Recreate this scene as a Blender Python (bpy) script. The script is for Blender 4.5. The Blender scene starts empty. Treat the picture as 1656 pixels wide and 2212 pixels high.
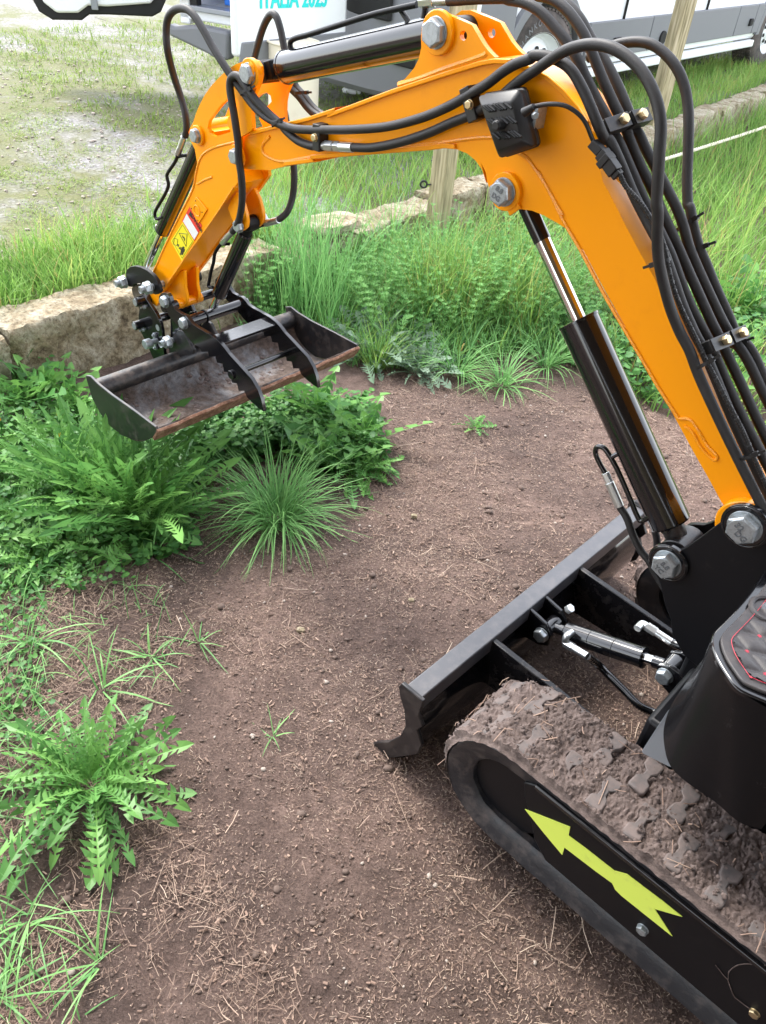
import bpy, bmesh, math, random
import numpy as np
from mathutils import Vector, Matrix, noise
from mathutils.geometry import tessellate_polygon
rad = math.radians
S = bpy.context.scene
# ------------------------------------------------------------------ camera, sky, sun, exposure
PITCH, ROLL, HEAD = rad(39), rad(-5.9), rad(49.9)
FPX, CH = 1750.0, 1.62
fw = np.array([0, math.cos(PITCH), -math.sin(PITCH)])
up0 = np.array([0, math.sin(PITCH), math.cos(PITCH)]); rt0 = np.array([1., 0, 0])
rt = math.cos(ROLL)*rt0 - math.sin(ROLL)*up0
up = math.sin(ROLL)*rt0 + math.cos(ROLL)*up0
cd = bpy.data.cameras.new('camera'); cam = bpy.data.objects.new('camera', cd); S.collection.objects.link(cam)
cam.matrix_world = Matrix(((rt[0], up[0], -fw[0], 0), (rt[1], up[1], -fw[1], 0), (rt[2], up[2], -fw[2], CH), (0, 0, 0, 1)))
cd.sensor_fit = 'VERTICAL'; cd.sensor_height = 36; cd.sensor_width = 27; cd.lens = FPX/2212*36
cd.clip_start = 0.02; cd.clip_end = 500
S.camera = cam
SUN_EL, SUN_AZ = rad(52), rad(-38)        # azimuth from +Y, towards +X positive
w = bpy.data.worlds.new('World'); S.world = w; w.use_nodes = True
nt = w.node_tree; bg = nt.nodes['Background']
sky = nt.nodes.new('ShaderNodeTexSky'); sky.sky_type = 'NISHITA'; sky.sun_disc = False
sky.sun_elevation = SUN_EL; sky.sun_rotation = SUN_AZ; sky.air_density = 1.0; sky.dust_density = 1.0; sky.ozone_density = 1.0
hs = nt.nodes.new('ShaderNodeHueSaturation'); hs.inputs['Saturation'].default_value = 0.28
nt.links.new(sky.outputs[0], hs.inputs['Color']); nt.links.new(hs.outputs[0], bg.inputs[0]); bg.inputs[1].default_value = 0.15
sl = bpy.data.lights.new('sun', 'SUN'); sl.energy = 1.0; sl.angle = rad(16); sl.color = (1, .95, .88)
so = bpy.data.objects.new('sun', sl); S.collection.objects.link(so)
sd = Vector((math.sin(SUN_AZ)*math.cos(SUN_EL), math.cos(SUN_AZ)*math.cos(SUN_EL), math.sin(SUN_EL)))
so.rotation_euler = sd.to_track_quat('Z', 'Y').to_euler(); so.location = (0, 0, 5)
S.view_settings.view_transform = 'Standard'; S.view_settings.look = 'None'
S.view_settings.exposure = 2.5; S.view_settings.gamma = 1.0

# ------------------------------------------------------------------ measuring helpers: photo pixels -> points on a known plane
Fd = np.array([-math.sin(HEAD), math.cos(HEAD), 0]); Rd = np.array([math.cos(HEAD), math.sin(HEAD), 0]); ZZ = np.array([0, 0, 1.])
OO = np.array([0, 0, CH]); SC = 0.540117
def cv(ox, oy, w_):
    s = w_/1656; return lambda x, y: ((ox+x*s)*SC, (oy+y*s)*SC)
z1 = cv(550, 0, 800); z2 = cv(1250, 0, 900); z3 = cv(1900, 0, 1166); z4 = cv(300, 900, 1200); z5 = cv(500, 500, 800)
z6 = cv(2000, 700, 1066); z7 = cv(1450, 1800, 1616); z8 = cv(1750, 2700, 1316)
w2 = cv(0, 0, 800); w3 = cv(900, 0, 800); w4 = cv(2350, 0, 716); w5 = cv(1100, 600, 1000)
w6 = cv(2350, 350, 716*1656/1508); w7 = cv(0, 700, 900)
y1 = cv(2550, 1900, 516*1656/1427); y2 = cv(2100, 2200, 800); y3 = cv(450, 1050, 550)
D = lambda x, y: (x, y)
def ray(p): return fw + rt*(p[0]-828)/FPX - up*(p[1]-1106)/FPX
def onpl(p, n, q):
    d = ray(p); return OO + d*((np.array(q)-OO)@n)/(d@n)
def gz(p, z=0.): return onpl(p, ZZ, [0, 0, z])
def T(p, t): return onpl(p, Rd, Rd*t)
def SP(p, s): return onpl(p, Fd, Fd*s)
def M(s, t, z): return Fd*s + Rd*t + ZZ*z
def st(P): return (P@Fd, P@Rd, P[2])
def sz(p, t0, t): # the same s,z as pixel p on plane t0, moved to lateral t
    q = T(p, t0); return M(q@Fd, t, q[2])

# ------------------------------------------------------------------ materials
def mat(name, col, rough=.5, metal=0., coat=0., spec=.5):
    m = bpy.data.materials.new(name); m.use_nodes = True
    b = m.node_tree.nodes['Principled BSDF']
    b.inputs['Base Color'].default_value = (*col, 1); b.inputs['Roughness'].default_value = rough
    b.inputs['Metallic'].default_value = metal; b.inputs['Coat Weight'].default_value = coat
    b.inputs['Specular IOR Level'].default_value = spec; b.inputs['Coat Roughness'].default_value = .08
    return m
def N(m, t, **k):
    n = m.node_tree.nodes.new(t)
    for a, v in k.items():
        if a in n.inputs: n.inputs[a].default_value = v
        else: setattr(n, a, v)
    return n
def LK(m, a, b): m.node_tree.links.new(a, b)
def bsdf(m): return m.node_tree.nodes['Principled BSDF']
def ramp(m, fac, stops):
    r = N(m, 'ShaderNodeValToRGB'); e = r.color_ramp.elements
    while len(e) < len(stops): e.new(.5)
    for el, (p, c) in zip(e, stops):
        el.position = p; el.color = (*c, 1) if len(c) == 3 else c
    LK(m, fac, r.inputs[0]); return r
def ntex(m, scale, detail=6, rough=.6, dist=0.):
    tc = N(m, 'ShaderNodeTexCoord'); n = N(m, 'ShaderNodeTexNoise')
    n.inputs['Scale'].default_value = scale; n.inputs['Detail'].default_value = detail
    n.inputs['Roughness'].default_value = rough; n.inputs['Distortion'].default_value = dist
    LK(m, tc.outputs['Object'], n.inputs['Vector']); return n
def bump(m, src, strength, dist=.002, prev=None):
    b = N(m, 'ShaderNodeBump'); b.inputs['Strength'].default_value = strength; b.inputs['Distance'].default_value = dist
    LK(m, src, b.inputs['Height'])
    if prev: LK(m, prev.outputs[0], b.inputs['Normal'])
    LK(m, b.outputs[0], bsdf(m).inputs['Normal']); return b
def mixc(m, fac, a, b):
    x = N(m, 'ShaderNodeMix', data_type='RGBA')
    LK(m, fac, x.inputs[0])
    for sock, v in ((x.inputs[6], a), (x.inputs[7], b)):
        if isinstance(v, tuple): sock.default_value = (*v, 1)
        else: LK(m, v, sock)
    return x.outputs[2]
def grime(m, base, dirt, scale=18, lo=.52, hi=.72, rough=(.3, .7), amt=1.0):
    n = ntex(m, scale, 8, .68); g = (amt,)*3
    r = ramp(m, n.outputs[0], [(lo, (0, 0, 0)), (hi, g)])
    LK(m, mixc(m, r.outputs[0], base, dirt), bsdf(m).inputs['Base Color'])
    mr = N(m, 'ShaderNodeMapRange'); LK(m, r.outputs[0], mr.inputs[0])
    mr.inputs[3].default_value = rough[0]; mr.inputs[4].default_value = rough[1]
    LK(m, mr.outputs[0], bsdf(m).inputs['Roughness']); return n

ORANGE = (.95, .335, .0)
m_or = mat('orange_paint', ORANGE, .4, 0, .2, .3)
n = grime(m_or, ORANGE, (.66, .19, .006), 7, .58, .9, (.28, .45), .5); bump(m_or, ntex(m_or, 220, 3).outputs[0], .08, .001)
sp_ = ntex(m_or, 75, 9, .8); sr_ = ramp(m_or, sp_.outputs[0], [(.66, (0, 0, 0)), (.74, (.8, .8, .8))]); lk_ = bsdf(m_or).inputs['Base Color'].links[0].from_socket
LK(m_or, mixc(m_or, sr_.outputs[0], lk_, (.36, .13, .02)), bsdf(m_or).inputs['Base Color'])
m_weld = mat('orange_weld', ORANGE, .35, 0, .3); bump(m_weld, ntex(m_weld, 260, 3).outputs[0], .6, .004)
BLK = (.006, .006, .0075)
m_bg = mat('black_gloss', BLK, .16, 0, .4); grime(m_bg, BLK, (.03, .027, .026), 44, .62, .9, (.13, .35), .5)
m_bk = mat('black_satin', BLK, .45, 0, 0, .22); grime(m_bk, BLK, (.04, .034, .031), 34, .6, .85, (.4, .6), .5)
m_bd = mat('black_dusty', (.02, .02, .022), .45); grime(m_bd, (.012, .012, .014), (.085, .068, .06), 30, .5, .8, (.3, .75), .85)
bump(m_bd, ntex(m_bd, 160, 4).outputs[0], .15, .001)
m_arm = mat('black_arm_paint', BLK, .3, 0, 0, .35); grime(m_arm, BLK, (.08, .07, .065), 26, .5, .8, (.25, .6), .7)
m_rub = mat('hose_rubber', (.021, .020, .021), .62)
wv = N(m_rub, 'ShaderNodeTexWave', Scale=160.); tcw = N(m_rub, 'ShaderNodeTexCoord'); LK(m_rub, tcw.outputs['Object'], wv.inputs['Vector'])
bump(m_rub, ntex(m_rub, 500, 2).outputs[0], .25, .0015); grime(m_rub, (.012, .011, .012), (.035, .031, .031), 40, .5, .8, (.55, .75), .7)
m_sk = mat('black_skirt_paint', (.005, .005, .006), .28, 0, 0, .3); grime(m_sk, (.005, .005, .006), (.035, .03, .03), 28, .6, .85, (.24, .5), .5)
m_pl = mat('black_plastic', (.009, .009, .010), .45); bump(m_pl, ntex(m_pl, 400, 2).outputs[0], .15, .001)
m_zn = mat('zinc', (.40, .44, .47), .42, .7); grime(m_zn, (.40, .44, .47), (.2, .21, .21), 110, .45, .72, (.35, .6), .9)
m_stamp = mat('stamped_mark', (.17, .185, .20), .5, .6)
m_br = mat('yellow_zinc', (.62, .5, .3), .3, .9)
m_cr = mat('chrome', (.72, .72, .72), .09, 1.)
m_tag = mat('fitting_steel', (.62, .64, .65), .3, .9)
STEEL = (.17, .16, .155)
m_bs = mat('bucket_steel', STEEL, .45, .35)
def bucket_mat():
    m = m_bs; n1 = ntex(m, 9, 9, .7, .4); n2 = ntex(m, 70, 6, .7)
    r = ramp(m, n1.outputs[0], [(.44, (0, 0, 0)), (.56, (1, 1, 1))])
    mud = ramp(m, n2.outputs[0], [(.3, (.045, .032, .026)), (.7, (.16, .12, .1))])
    steel = ramp(m, n2.outputs[0], [(.3, (.05, .048, .05)), (.75, (.15, .14, .14))])
    LK(m, mixc(m, r.outputs[0], steel.outputs[0], mud.outputs[0]), bsdf(m).inputs['Base Color'])
    mr = N(m, 'ShaderNodeMapRange'); LK(m, r.outputs[0], mr.inputs[0]); mr.inputs[3].default_value = .35; mr.inputs[4].default_value = .95
    LK(m, mr.outputs[0], bsdf(m).inputs['Roughness']); bump(m, n2.outputs[0], .6, .004)
bucket_mat()
m_tb = mat('worn_tube', (.06, .055, .055), .4, .3)
grime(m_tb, (.025, .024, .026), (.12, .095, .08), 26, .46, .7, (.3, .8), .85); bump(m_tb, ntex(m_tb, 90, 5).outputs[0], .3, .002)
m_rust = mat('rusty_edge', (.25, .1, .05), .9)
n = ntex(m_rust, 45, 8, .75); r = ramp(m_rust, n.outputs[0], [(.3, (.05, .026, .018)), (.5, (.15, .068, .038)), (.66, (.27, .17, .12)), (.8, (.4, .33, .29))])
LK(m_rust, r.outputs[0], bsdf(m_rust).inputs['Base Color']); bump(m_rust, n.outputs[0], .8, .005)
m_mud = mat('mud', (.15, .11, .09), .95)
n = ntex(m_mud, 50, 8, .75); r = ramp(m_mud, n.outputs[0], [(.28, (.04, .029, .026)), (.5, (.115, .085, .076)), (.75, (.2, .155, .14))])
LK(m_mud, r.outputs[0], bsdf(m_mud).inputs['Base Color']); bump(m_mud, n.outputs[0], .9, .006)
m_lug = mat('muddy_lug', (.12, .1, .095), .75)
n = grime(m_lug, (.05, .046, .047), (.135, .106, .097), 30, .3, .6, (.55, .9), 1.); bump(m_lug, ntex(m_lug, 80, 6).outputs[0], .4, .002)
m_belt = mat('track_rubber', (.02, .02, .022), .55)
n = grime(m_belt, (.016, .017, .021), (.12, .095, .085), 22, .48, .76, (.4, .9), .75); bump(m_belt, ntex(m_belt, 120, 6).outputs[0], .4, .002)
m_yel = mat('arrow_yellow', (.72, .86, .13), .4); grime(m_yel, (.72, .86, .13), (.5, .56, .14), 40, .56, .8, (.35, .6), .55)
m_vin = mat('quilted_vinyl', (.028, .024, .026), .62); grime(m_vin, (.024, .021, .023), (.11, .095, .09), 35, .45, .8, (.5, .8), .6)
bump(m_vin, ntex(m_vin, 600, 2).outputs[0], .3, .001)
m_red = mat('red_stitch', (.5, .03, .06), .6)
m_gal = mat('galvanised_sheet', (.3, .32, .36), .4, .5)
m_wht = mat('white_van_paint', (.78, .8, .82), .3, 0, .4)
m_gry = mat('grey_bumper_plastic', (.17, .175, .19), .6); bump(m_gry, ntex(m_gry, 500, 2).outputs[0], .2, .001)
m_drk = mat('dark_gap', (.01, .01, .01), .8)
m_gls = mat('dark_glass', (.02, .03, .035), .05)
m_tyr = mat('tyre_rubber', (.045, .04, .04), .85); grime(m_tyr, (.035, .033, .033), (.16, .13, .12), 12, .35, .65, (.8, .95), .8)
m_cyan = mat('cyan_letters', (.01, .62, .6), .4); m_blue = mat('blue_plastic', (.02, .16, .6), .4)
m_wood = mat('pale_plywood', (.5, .3, .16), .6)
m_redl = mat('red_lens', (.5, .02, .02), .15)
m_cream = mat('cream_plastic', (.72, .64, .5), .5); grime(m_cream, (.72, .65, .52), (.4, .26, .16), 6, .55, .9, (.45, .6), .5)
m_labr = mat('red_label', (.7, .03, .02), .4); m_laby = mat('yellow_label', (.85, .72, .02), .4)
m_labw = mat('white_label', (.75, .75, .74), .4); m_labk = mat('label_ink', (.02, .018, .015), .5)
# post wood
m_post = mat('post_wood', (.35, .3, .18), .8)
tc = N(m_post, 'ShaderNodeTexCoord'); mp = N(m_post, 'ShaderNodeMapping'); mp.inputs['Scale'].default_value = (22, 22, 1.6)
LK(m_post, tc.outputs['Object'], mp.inputs[0]); nn = N(m_post, 'ShaderNodeTexNoise', Scale=3.); nn.inputs['Detail'].default_value = 8
LK(m_post, mp.outputs[0], nn.inputs['Vector'])
r = ramp(m_post, nn.outputs[0], [(.3, (.16, .13, .07)), (.5, (.36, .3, .18)), (.7, (.5, .42, .3))]); LK(m_post, r.outputs[0], bsdf(m_post).inputs['Base Color']); bump(m_post, nn.outputs[0], .4, .004)
# stone
m_stone = mat('limestone', (.45, .4, .3), .9)
n = ntex(m_stone, 9, 10, .72, .5); n2 = ntex(m_stone, 60, 8, .7)
r = ramp(m_stone, n.outputs[0], [(.32, (.11, .08, .05)), (.44, (.31, .25, .16)), (.56, (.46, .41, .31)), (.72, (.58, .54, .45))])
vt = N(m_stone, 'ShaderNodeTexVoronoi', Scale=55.); tcs = N(m_stone, 'ShaderNodeTexCoord'); LK(m_stone, tcs.outputs['Object'], vt.inputs['Vector'])
pr = ramp(m_stone, vt.outputs[0], [(.0, (.35, .3, .25)), (.22, (1, 1, 1))])
mm = N(m_stone, 'ShaderNodeMix', data_type='RGBA', blend_type='MULTIPLY'); mm.inputs[0].default_value = .7
rs2 = ramp(m_stone, n2.outputs[0], [(.32, (.38, .34, .28)), (.5, (1., .98, .95)), (.7, (1.3, 1.3, 1.3))]); ms2 = N(m_stone, 'ShaderNodeMix', data_type='RGBA', blend_type='MULTIPLY'); ms2.inputs[0].default_value = 1.
LK(m_stone, r.outputs[0], ms2.inputs[6]); LK(m_stone, rs2.outputs[0], ms2.inputs[7]); LK(m_stone, ms2.outputs[2], mm.inputs[6]); LK(m_stone, pr.outputs[0], mm.inputs[7]); LK(m_stone, mm.outputs[2], bsdf(m_stone).inputs['Base Color'])
b1 = bump(m_stone, n.outputs[0], .8, .03); b2_ = bump(m_stone, n2.outputs[0], 1., .012, b1); bump(m_stone, pr.outputs[0], .6, .006, b2_)
# dirt
m_dirt = mat('garden_soil', (.15, .1, .08), .95)
n = ntex(m_dirt, 1.3, 6, .62, .8); n2 = ntex(m_dirt, 170, 8, .8); n3 = ntex(m_dirt, 30, 8, .75)
r = ramp(m_dirt, n2.outputs[0], [(.28, (.04, .027, .022)), (.44, (.125, .087, .072)), (.60, (.205, .15, .125)), (.76, (.40, .31, .25))])
r3 = ramp(m_dirt, n3.outputs[0], [(.3, (.55, .5, .48)), (.7, (1.25, 1.2, 1.2))])
r1 = ramp(m_dirt, n.outputs[0], [(.36, (.66, .63, .63)), (.6, (1.4, 1.37, 1.36))])
a = N(m_dirt, 'ShaderNodeMix', data_type='RGBA', blend_type='MULTIPLY'); a.inputs[0].default_value = 1
b = N(m_dirt, 'ShaderNodeMix', data_type='RGBA', blend_type='MULTIPLY'); b.inputs[0].default_value = 1
LK(m_dirt, r.outputs[0], a.inputs[6]); LK(m_dirt, r3.outputs[0], a.inputs[7]); LK(m_dirt, a.outputs[2], b.inputs[6]); LK(m_dirt, r1.outputs[0], b.inputs[7])
LK(m_dirt, b.outputs[2], bsdf(m_dirt).inputs['Base Color']); b1 = bump(m_dirt, n3.outputs[0], .9, .016); bump(m_dirt, n2.outputs[0], 1., .009, b1)
# gravel yard
m_grav = mat('yard_gravel', (.4, .38, .36), .9)
v = N(m_grav, 'ShaderNodeTexVoronoi', Scale=70.); tcg = N(m_grav, 'ShaderNodeTexCoord'); LK(m_grav, tcg.outputs['Object'], v.inputs['Vector'])
r = ramp(m_grav, v.outputs['Color'], [(.1, (.10, .095, .092)), (.5, (.175, .168, .167)), (.9, (.29, .28, .28))])
n = ntex(m_grav, 1.1, 8, .7, .6); ng = ntex(m_grav, 60, 6, .8)
gm = ramp(m_grav, n.outputs[0], [(.40, (0, 0, 0)), (.54, (1, 1, 1))]); gr = ramp(m_grav, ng.outputs[0], [(.3, (.05, .058, .022)), (.55, (.12, .125, .045)), (.75, (.17, .14, .09))])
LK(m_grav, mixc(m_grav, gm.outputs[0], r.outputs[0], gr.outputs[0]), bsdf(m_grav).inputs['Base Color']); bump(m_grav, v.outputs['Distance'], .35, .006)

def leafmat(name, c0, c1, rough=.5, trans=.3, tip=None):
    m = mat(name, c0, rough+.06, 0, 0, .28); at = N(m, 'ShaderNodeAttribute', attribute_name='tint')
    r = ramp(m, at.outputs['Fac'], [(0, c0), (1, c1)] if not tip else [(0, c0), (.85, c1), (1, tip)])
    LK(m, r.outputs[0], bsdf(m).inputs['Base Color'])
    tr = N(m, 'ShaderNodeBsdfTranslucent'); LK(m, r.outputs[0], tr.inputs[0]); mx = N(m, 'ShaderNodeMixShader'); mx.inputs[0].default_value = trans
    out = m.node_tree.nodes['Material Output']; LK(m, bsdf(m).outputs[0], mx.inputs[1]); LK(m, tr.outputs[0], mx.inputs[2]); LK(m, mx.outputs[0], out.inputs[0])
    return m
m_dan = leafmat('dandelion_leaf', (.05, .175, .045), (.20, .41, .10), .36)
m_gra = leafmat('grass_blade', (.08, .21, .035), (.31, .50, .12), .5, .4, (.45, .36, .14))
m_blu = leafmat('bluish_grass', (.08, .24, .07), (.27, .52, .17), .42, .3)
m_clv = leafmat('cleavers_leaf', (.07, .22, .05), (.24, .47, .14), .5, .3)
m_ths = leafmat('thistle_leaf', (.12, .2, .12), (.24, .33, .24), .6, .2)
m_yg = leafmat('yard_grass', (.11, .19, .03), (.26, .36, .07), .55, .35, (.33, .3, .13))
m_cov = leafmat('cover_leaf', (.035, .13, .04), (.13, .31, .07), .45, .3)
m_flw = mat('dandelion_petal', (.85, .5, .01), .6)
m_str = mat('straw', (.5, .38, .24), .8); at = N(m_str, 'ShaderNodeAttribute', attribute_name='tint')
r = ramp(m_str, at.outputs['Fac'], [(0, (.11, .07, .052)), (.35, (.25, .165, .125)), (.7, (.41, .30, .23)), (1, (.58, .48, .37))]); LK(m_str, r.outputs[0], bsdf(m_str).inputs['Base Color'])

# ------------------------------------------------------------------ object helpers
COL = S.collection
class MB:
    def __init__(s): s.v = []; s.f = []; s.mi = []; s.cur = 0; s.tint = []
    def add(s, vs, fs):
        o = len(s.v); s.v += [tuple(map(float, x)) for x in vs]; s.f += [tuple(i+o for i in f) for f in fs]; s.mi += [s.cur]*len(fs); return s
    def tube(s, path, r, seg=10, caps=True, r2=None):
        P = [Vector(map(float, p)) for p in path]; n = len(P); vs = []; fs = []
        t0 = (P[1]-P[0]).normalized(); a = t0.orthogonal().normalized()
        for i, p in enumerate(P):
            t = (P[min(i+1, n-1)]-P[max(i-1, 0)]).normalized()
            a = (a - t*a.dot(t)).normalized(); b = t.cross(a)
            rr = r[i] if isinstance(r, (list, tuple)) else (r if r2 is None else r+(r2-r)*i/(n-1))
            for k in range(seg):
                th = 2*math.pi*k/seg; vs.append(p + a*(rr*math.cos(th)) + b*(rr*math.sin(th)))
        for i in range(n-1):
            for k in range(seg):
                k2 = (k+1) % seg; fs.append((i*seg+k, i*seg+k2, (i+1)*seg+k2, (i+1)*seg+k))
        if caps: fs.append(tuple(range(seg))[::-1]); fs.append(tuple((n-1)*seg+k for k in range(seg)))
        return s.add(vs, fs)
    def cyl(s, a, b, r, seg=24, r2=None, ch=0.):
        a = np.array(a, float); b = np.array(b, float)
        if ch:
            d = (b-a)/np.linalg.norm(b-a); return s.tube([a, a+d*ch*.02+d*0, a+d*ch, b-d*ch, b-d*ch*.02, b][0:1]+[a+d*ch, b-d*ch, b], [r-ch, r, r, r-ch], seg)
        return s.tube([a, b], r, seg, True, r2)
    def hexb(s, c, ax, R, h, rot=.2, wash=True, flip=None):
        c = Vector(map(float, c)); ax = Vector(map(float, ax)).normalized(); a = ax.orthogonal().normalized()
        a = Vector((0, 0, 1)); a = (a-ax*a.dot(ax)).normalized(); b = ax.cross(a)
        if wash: s.cyl(c, c+ax*h*.18, R*1.08, 24); c = c+ax*h*.18
        vs = []; L = [(R, 0), (R, h*.82), (R*.9, h)]
        for rr, hh in L:
            for k in range(6):
                th = rot+k*math.pi/3; vs.append(c+ax*hh+a*rr*math.cos(th)+b*rr*math.sin(th))
        fs = [(0, 1, 2, 3, 4, 5)[::-1]]
        for l in (0, 1):
            for k in range(6): fs.append((l*6+k, l*6+(k+1) % 6, l*6+6+(k+1) % 6, l*6+6+k))
        fs.append((12, 13, 14, 15, 16, 17)); s.add(vs, fs)
        s.tube([c+ax*h*.99, c+ax*h*1.04, c+ax*h*1.04], [R*.8, R*.76, .001], 20, False)
        return s
    def prism(s, poly, off, holes=()):
        loops = [[Vector(map(float, p)) for p in poly]] + [[Vector(map(float, p)) for p in h] for h in holes]
        off = Vector(map(float, off)); flat = [p for l in loops for p in l]; n = len(flat)
        fs = []
        if holes:
            tr = tessellate_polygon(loops); fs += [tuple(t) for t in tr]; fs += [tuple(i+n for i in t[::-1]) for t in tr]
        else: fs += [tuple(range(n)), tuple(range(n, 2*n))[::-1]]
        o = 0
        for l in loops:
            m = len(l)
            for i in range(m): j = (i+1) % m; fs.append((o+i, o+j, n+o+j, n+o+i))
            o += m
        return s.add(flat+[p+off for p in flat], fs)
    def box(s, c, ax, ay, az):   # centre and half-axes
        c, ax, ay, az = [np.array(x, float) for x in (c, ax, ay, az)]
        vs = [c+i*ax+j*ay+k*az for i in (-1, 1) for j in (-1, 1) for k in (-1, 1)]
        return s.add(vs, [(0, 1, 3, 2), (4, 6, 7, 5), (0, 4, 5, 1), (2, 3, 7, 6), (0, 2, 6, 4), (1, 5, 7, 3)])
    def build(s, name, m, parent=None, bevel=0., smooth=35, bseg=2, loc=None):
        me = bpy.data.meshes.new(name)
        L = Vector(loc) if loc is not None else (parent['_o'] and Vector(parent['_o']) if parent is not None and '_o' in parent else Vector((0, 0, 0)))
        me.from_pydata([Vector(v)-L for v in s.v], [], s.f); 
        ms = m if isinstance(m, (list, tuple)) else [m]
        for x in ms: me.materials.append(x)
        me.polygons.foreach_set('material_index', s.mi)
        bm = bmesh.new(); bm.from_mesh(me); bmesh.ops.recalc_face_normals(bm, faces=bm.faces); bm.to_mesh(me); bm.free()
        me.polygons.foreach_set('use_smooth', [smooth > 0]*len(me.polygons))
        if smooth > 0: me.set_sharp_from_angle(angle=rad(smooth))
        if s.tint:
            at = me.attributes.new('tint', 'FLOAT', 'POINT'); at.data.foreach_set('value', s.tint)
        o = bpy.data.objects.new(name, me); COL.objects.link(o)
        if parent is not None: o.parent = parent; o['_o'] = tuple(L)
        else: o.location = L; o['_o'] = tuple(L)
        if bevel:
            b = o.modifiers.new('bevel', 'BEVEL'); b.width = bevel; b.segments = bseg; b.limit_method = 'ANGLE'; b.angle_limit = rad(40)
        return o
def tag(o, label=None, cat=None, group=None, kind=None):
    if label: o['label'] = label
    if cat: o['category'] = cat
    if group: o['group'] = group
    if kind: o['kind'] = kind
    return o
def empty(name, loc, label, cat, group=None):
    o = bpy.data.objects.new(name, None); COL.objects.link(o); o.location = tuple(map(float, loc)); o['_o'] = tuple(map(float, loc))
    return tag(o, label, cat, group)
def catmull(P, k=6):
    P = [np.array(p, float) for p in P]; Q = [2*P[0]-P[1]]+P+[2*P[-1]-P[-2]]; out = []
    for i in range(1, len(Q)-2):
        p0, p1, p2, p3 = Q[i-1:i+3]
        for j in range(k):
            t = j/k; out.append(.5*((2*p1)+(-p0+p2)*t+(2*p0-5*p1+4*p2-p3)*t*t+(-p0+3*p1-3*p2+p3)*t**3))
    out.append(P[-1]); return out
def fillet(poly, k=3):  # round a closed outline a little (Chaikin, k rounds weak)
    return poly
def text(name, body, size, loc, xdir, ydir, m, parent, ext=.0006, sx=1., bold=0.):
    c = bpy.data.curves.new(name, 'FONT'); c.body = body; c.size = size; c.extrude = ext; c.align_x = 'CENTER'; c.align_y = 'CENTER'; c.offset = bold
    o = bpy.data.objects.new(name, c); me = bpy.data.meshes.new_from_object(o); bpy.data.objects.remove(o)
    x = Vector(map(float, xdir)).normalized(); y = Vector(map(float, ydir)); y = (y-x*y.dot(x)).normalized(); z = x.cross(y)
    L = Vector(parent['_o']) if parent is not None else Vector((0, 0, 0)); p = Vector(map(float, loc))-L
    me.transform(Matrix(((x.x*sx, y.x, z.x, p.x), (x.y*sx, y.y, z.y, p.y), (x.z*sx, y.z, z.z, p.z), (0, 0, 0, 1))))
    me.materials.clear(); me.materials.append(m)
    ob = bpy.data.objects.new(name, me); COL.objects.link(ob); ob.parent = parent; ob['_o'] = tuple(L); return ob
def TT(ps, t): return [T(p, t) for p in ps]
def mp_(f, pts): return [f(*p) for p in pts]
def rpx(px, P): return px*((np.array(P)-OO)@fw)/FPX

# ------------------------------------------------------------------ the excavator
T0 = 1.32
ex = empty('mini_excavator', M(-.2, T0, 0), 'orange and black mini excavator on muddy rubber tracks, arm reaching over the weeds', 'excavator')
# ---- boom
TN, TF = 1.285, 1.372
boom_poly = (mp_(z1, [(930, 1088), (1120, 1042), (1440, 962), (1656, 888)]) + mp_(z2, [(120, 835), (600, 655), (1000, 522), (1250, 445), (1350, 428), (1480, 432)]) +
    mp_(z3, [(200, 335), (270, 352), (350, 385), (430, 432), (520, 510), (600, 605), (660, 700)]) + mp_(z6, [(640, 0+40), (690, 130), (790, 330), (880, 500), (960, 640), (1030, 800), (1130, 1050), (1260, 1350), (1400, 1650), (1540, 1960), (1600, 2060), (1560, 2130), (1490, 2140), (1430, 2110)]) +
    mp_(z6, [(1370, 2020), (1300, 1890), (1200, 1715), (1100, 1530), (1000, 1350), (900, 1165), (800, 980), (700, 800), (600, 620), (520, 470), (430, 345), (360, 300), (270, 250), (200, 222), (90, 208)]) +
    mp_(z3, [(215, 1185), (150, 1165), (100, 1110), (72, 1040), (62, 980), (35, 925)]) + mp_(z2, [(1280, 1345), (1250, 1250), (1200, 1180), (1140, 1130), (1060, 1098), (980, 1090), (870, 1105), (400, 1140), (0, 1172)]) +
    mp_(z1, [(1480, 1342), (1230, 1375), (1090, 1410), (960, 1405)]) + mp_(z5, [(930, 360), (880, 300), (875, 230), (900, 180)]))
bp = TT(boom_poly, TN)
boom = MB().prism(bp, Rd*(TF-TN)).build('boom', m_or, ex, .004)
# flange strips, weld beads and reinforcement ribs on the near and far faces
def strip(mb, pts, t0, w_, th):
    # a raised ribbon on plane t0 following pts, w_ wide (inwards = right of travel), th proud
    P = [T(p, t0) for p in pts]; q = [np.array([p@Fd, p[2]]) for p in P]; n_ = len(q); A = []; B = []
    for i in range(n_):
        d = q[min(i+1, n_-1)]-q[max(i-1, 0)]; d /= np.linalg.norm(d); nn_ = np.array([d[1], -d[0]])
        A.append(q[i]); B.append(q[i]+nn_*w_)
    vs = []; 
    for a, b in zip(A, B):
        for (c, tt) in ((a, t0+.001), (a, t0-th), (b, t0-th), (b, t0+.001)): vs.append(M(c[0], tt, c[1]))
    fs = []
    for i in range(n_-1):
        for k in range(4): fs.append((i*4+k, i*4+(k+1) % 4, i*4+4+(k+1) % 4, i*4+4+k))
    fs += [(0, 1, 2, 3), tuple((n_-1)*4+k for k in (3, 2, 1, 0))]
    mb.add(vs, fs)
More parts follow.
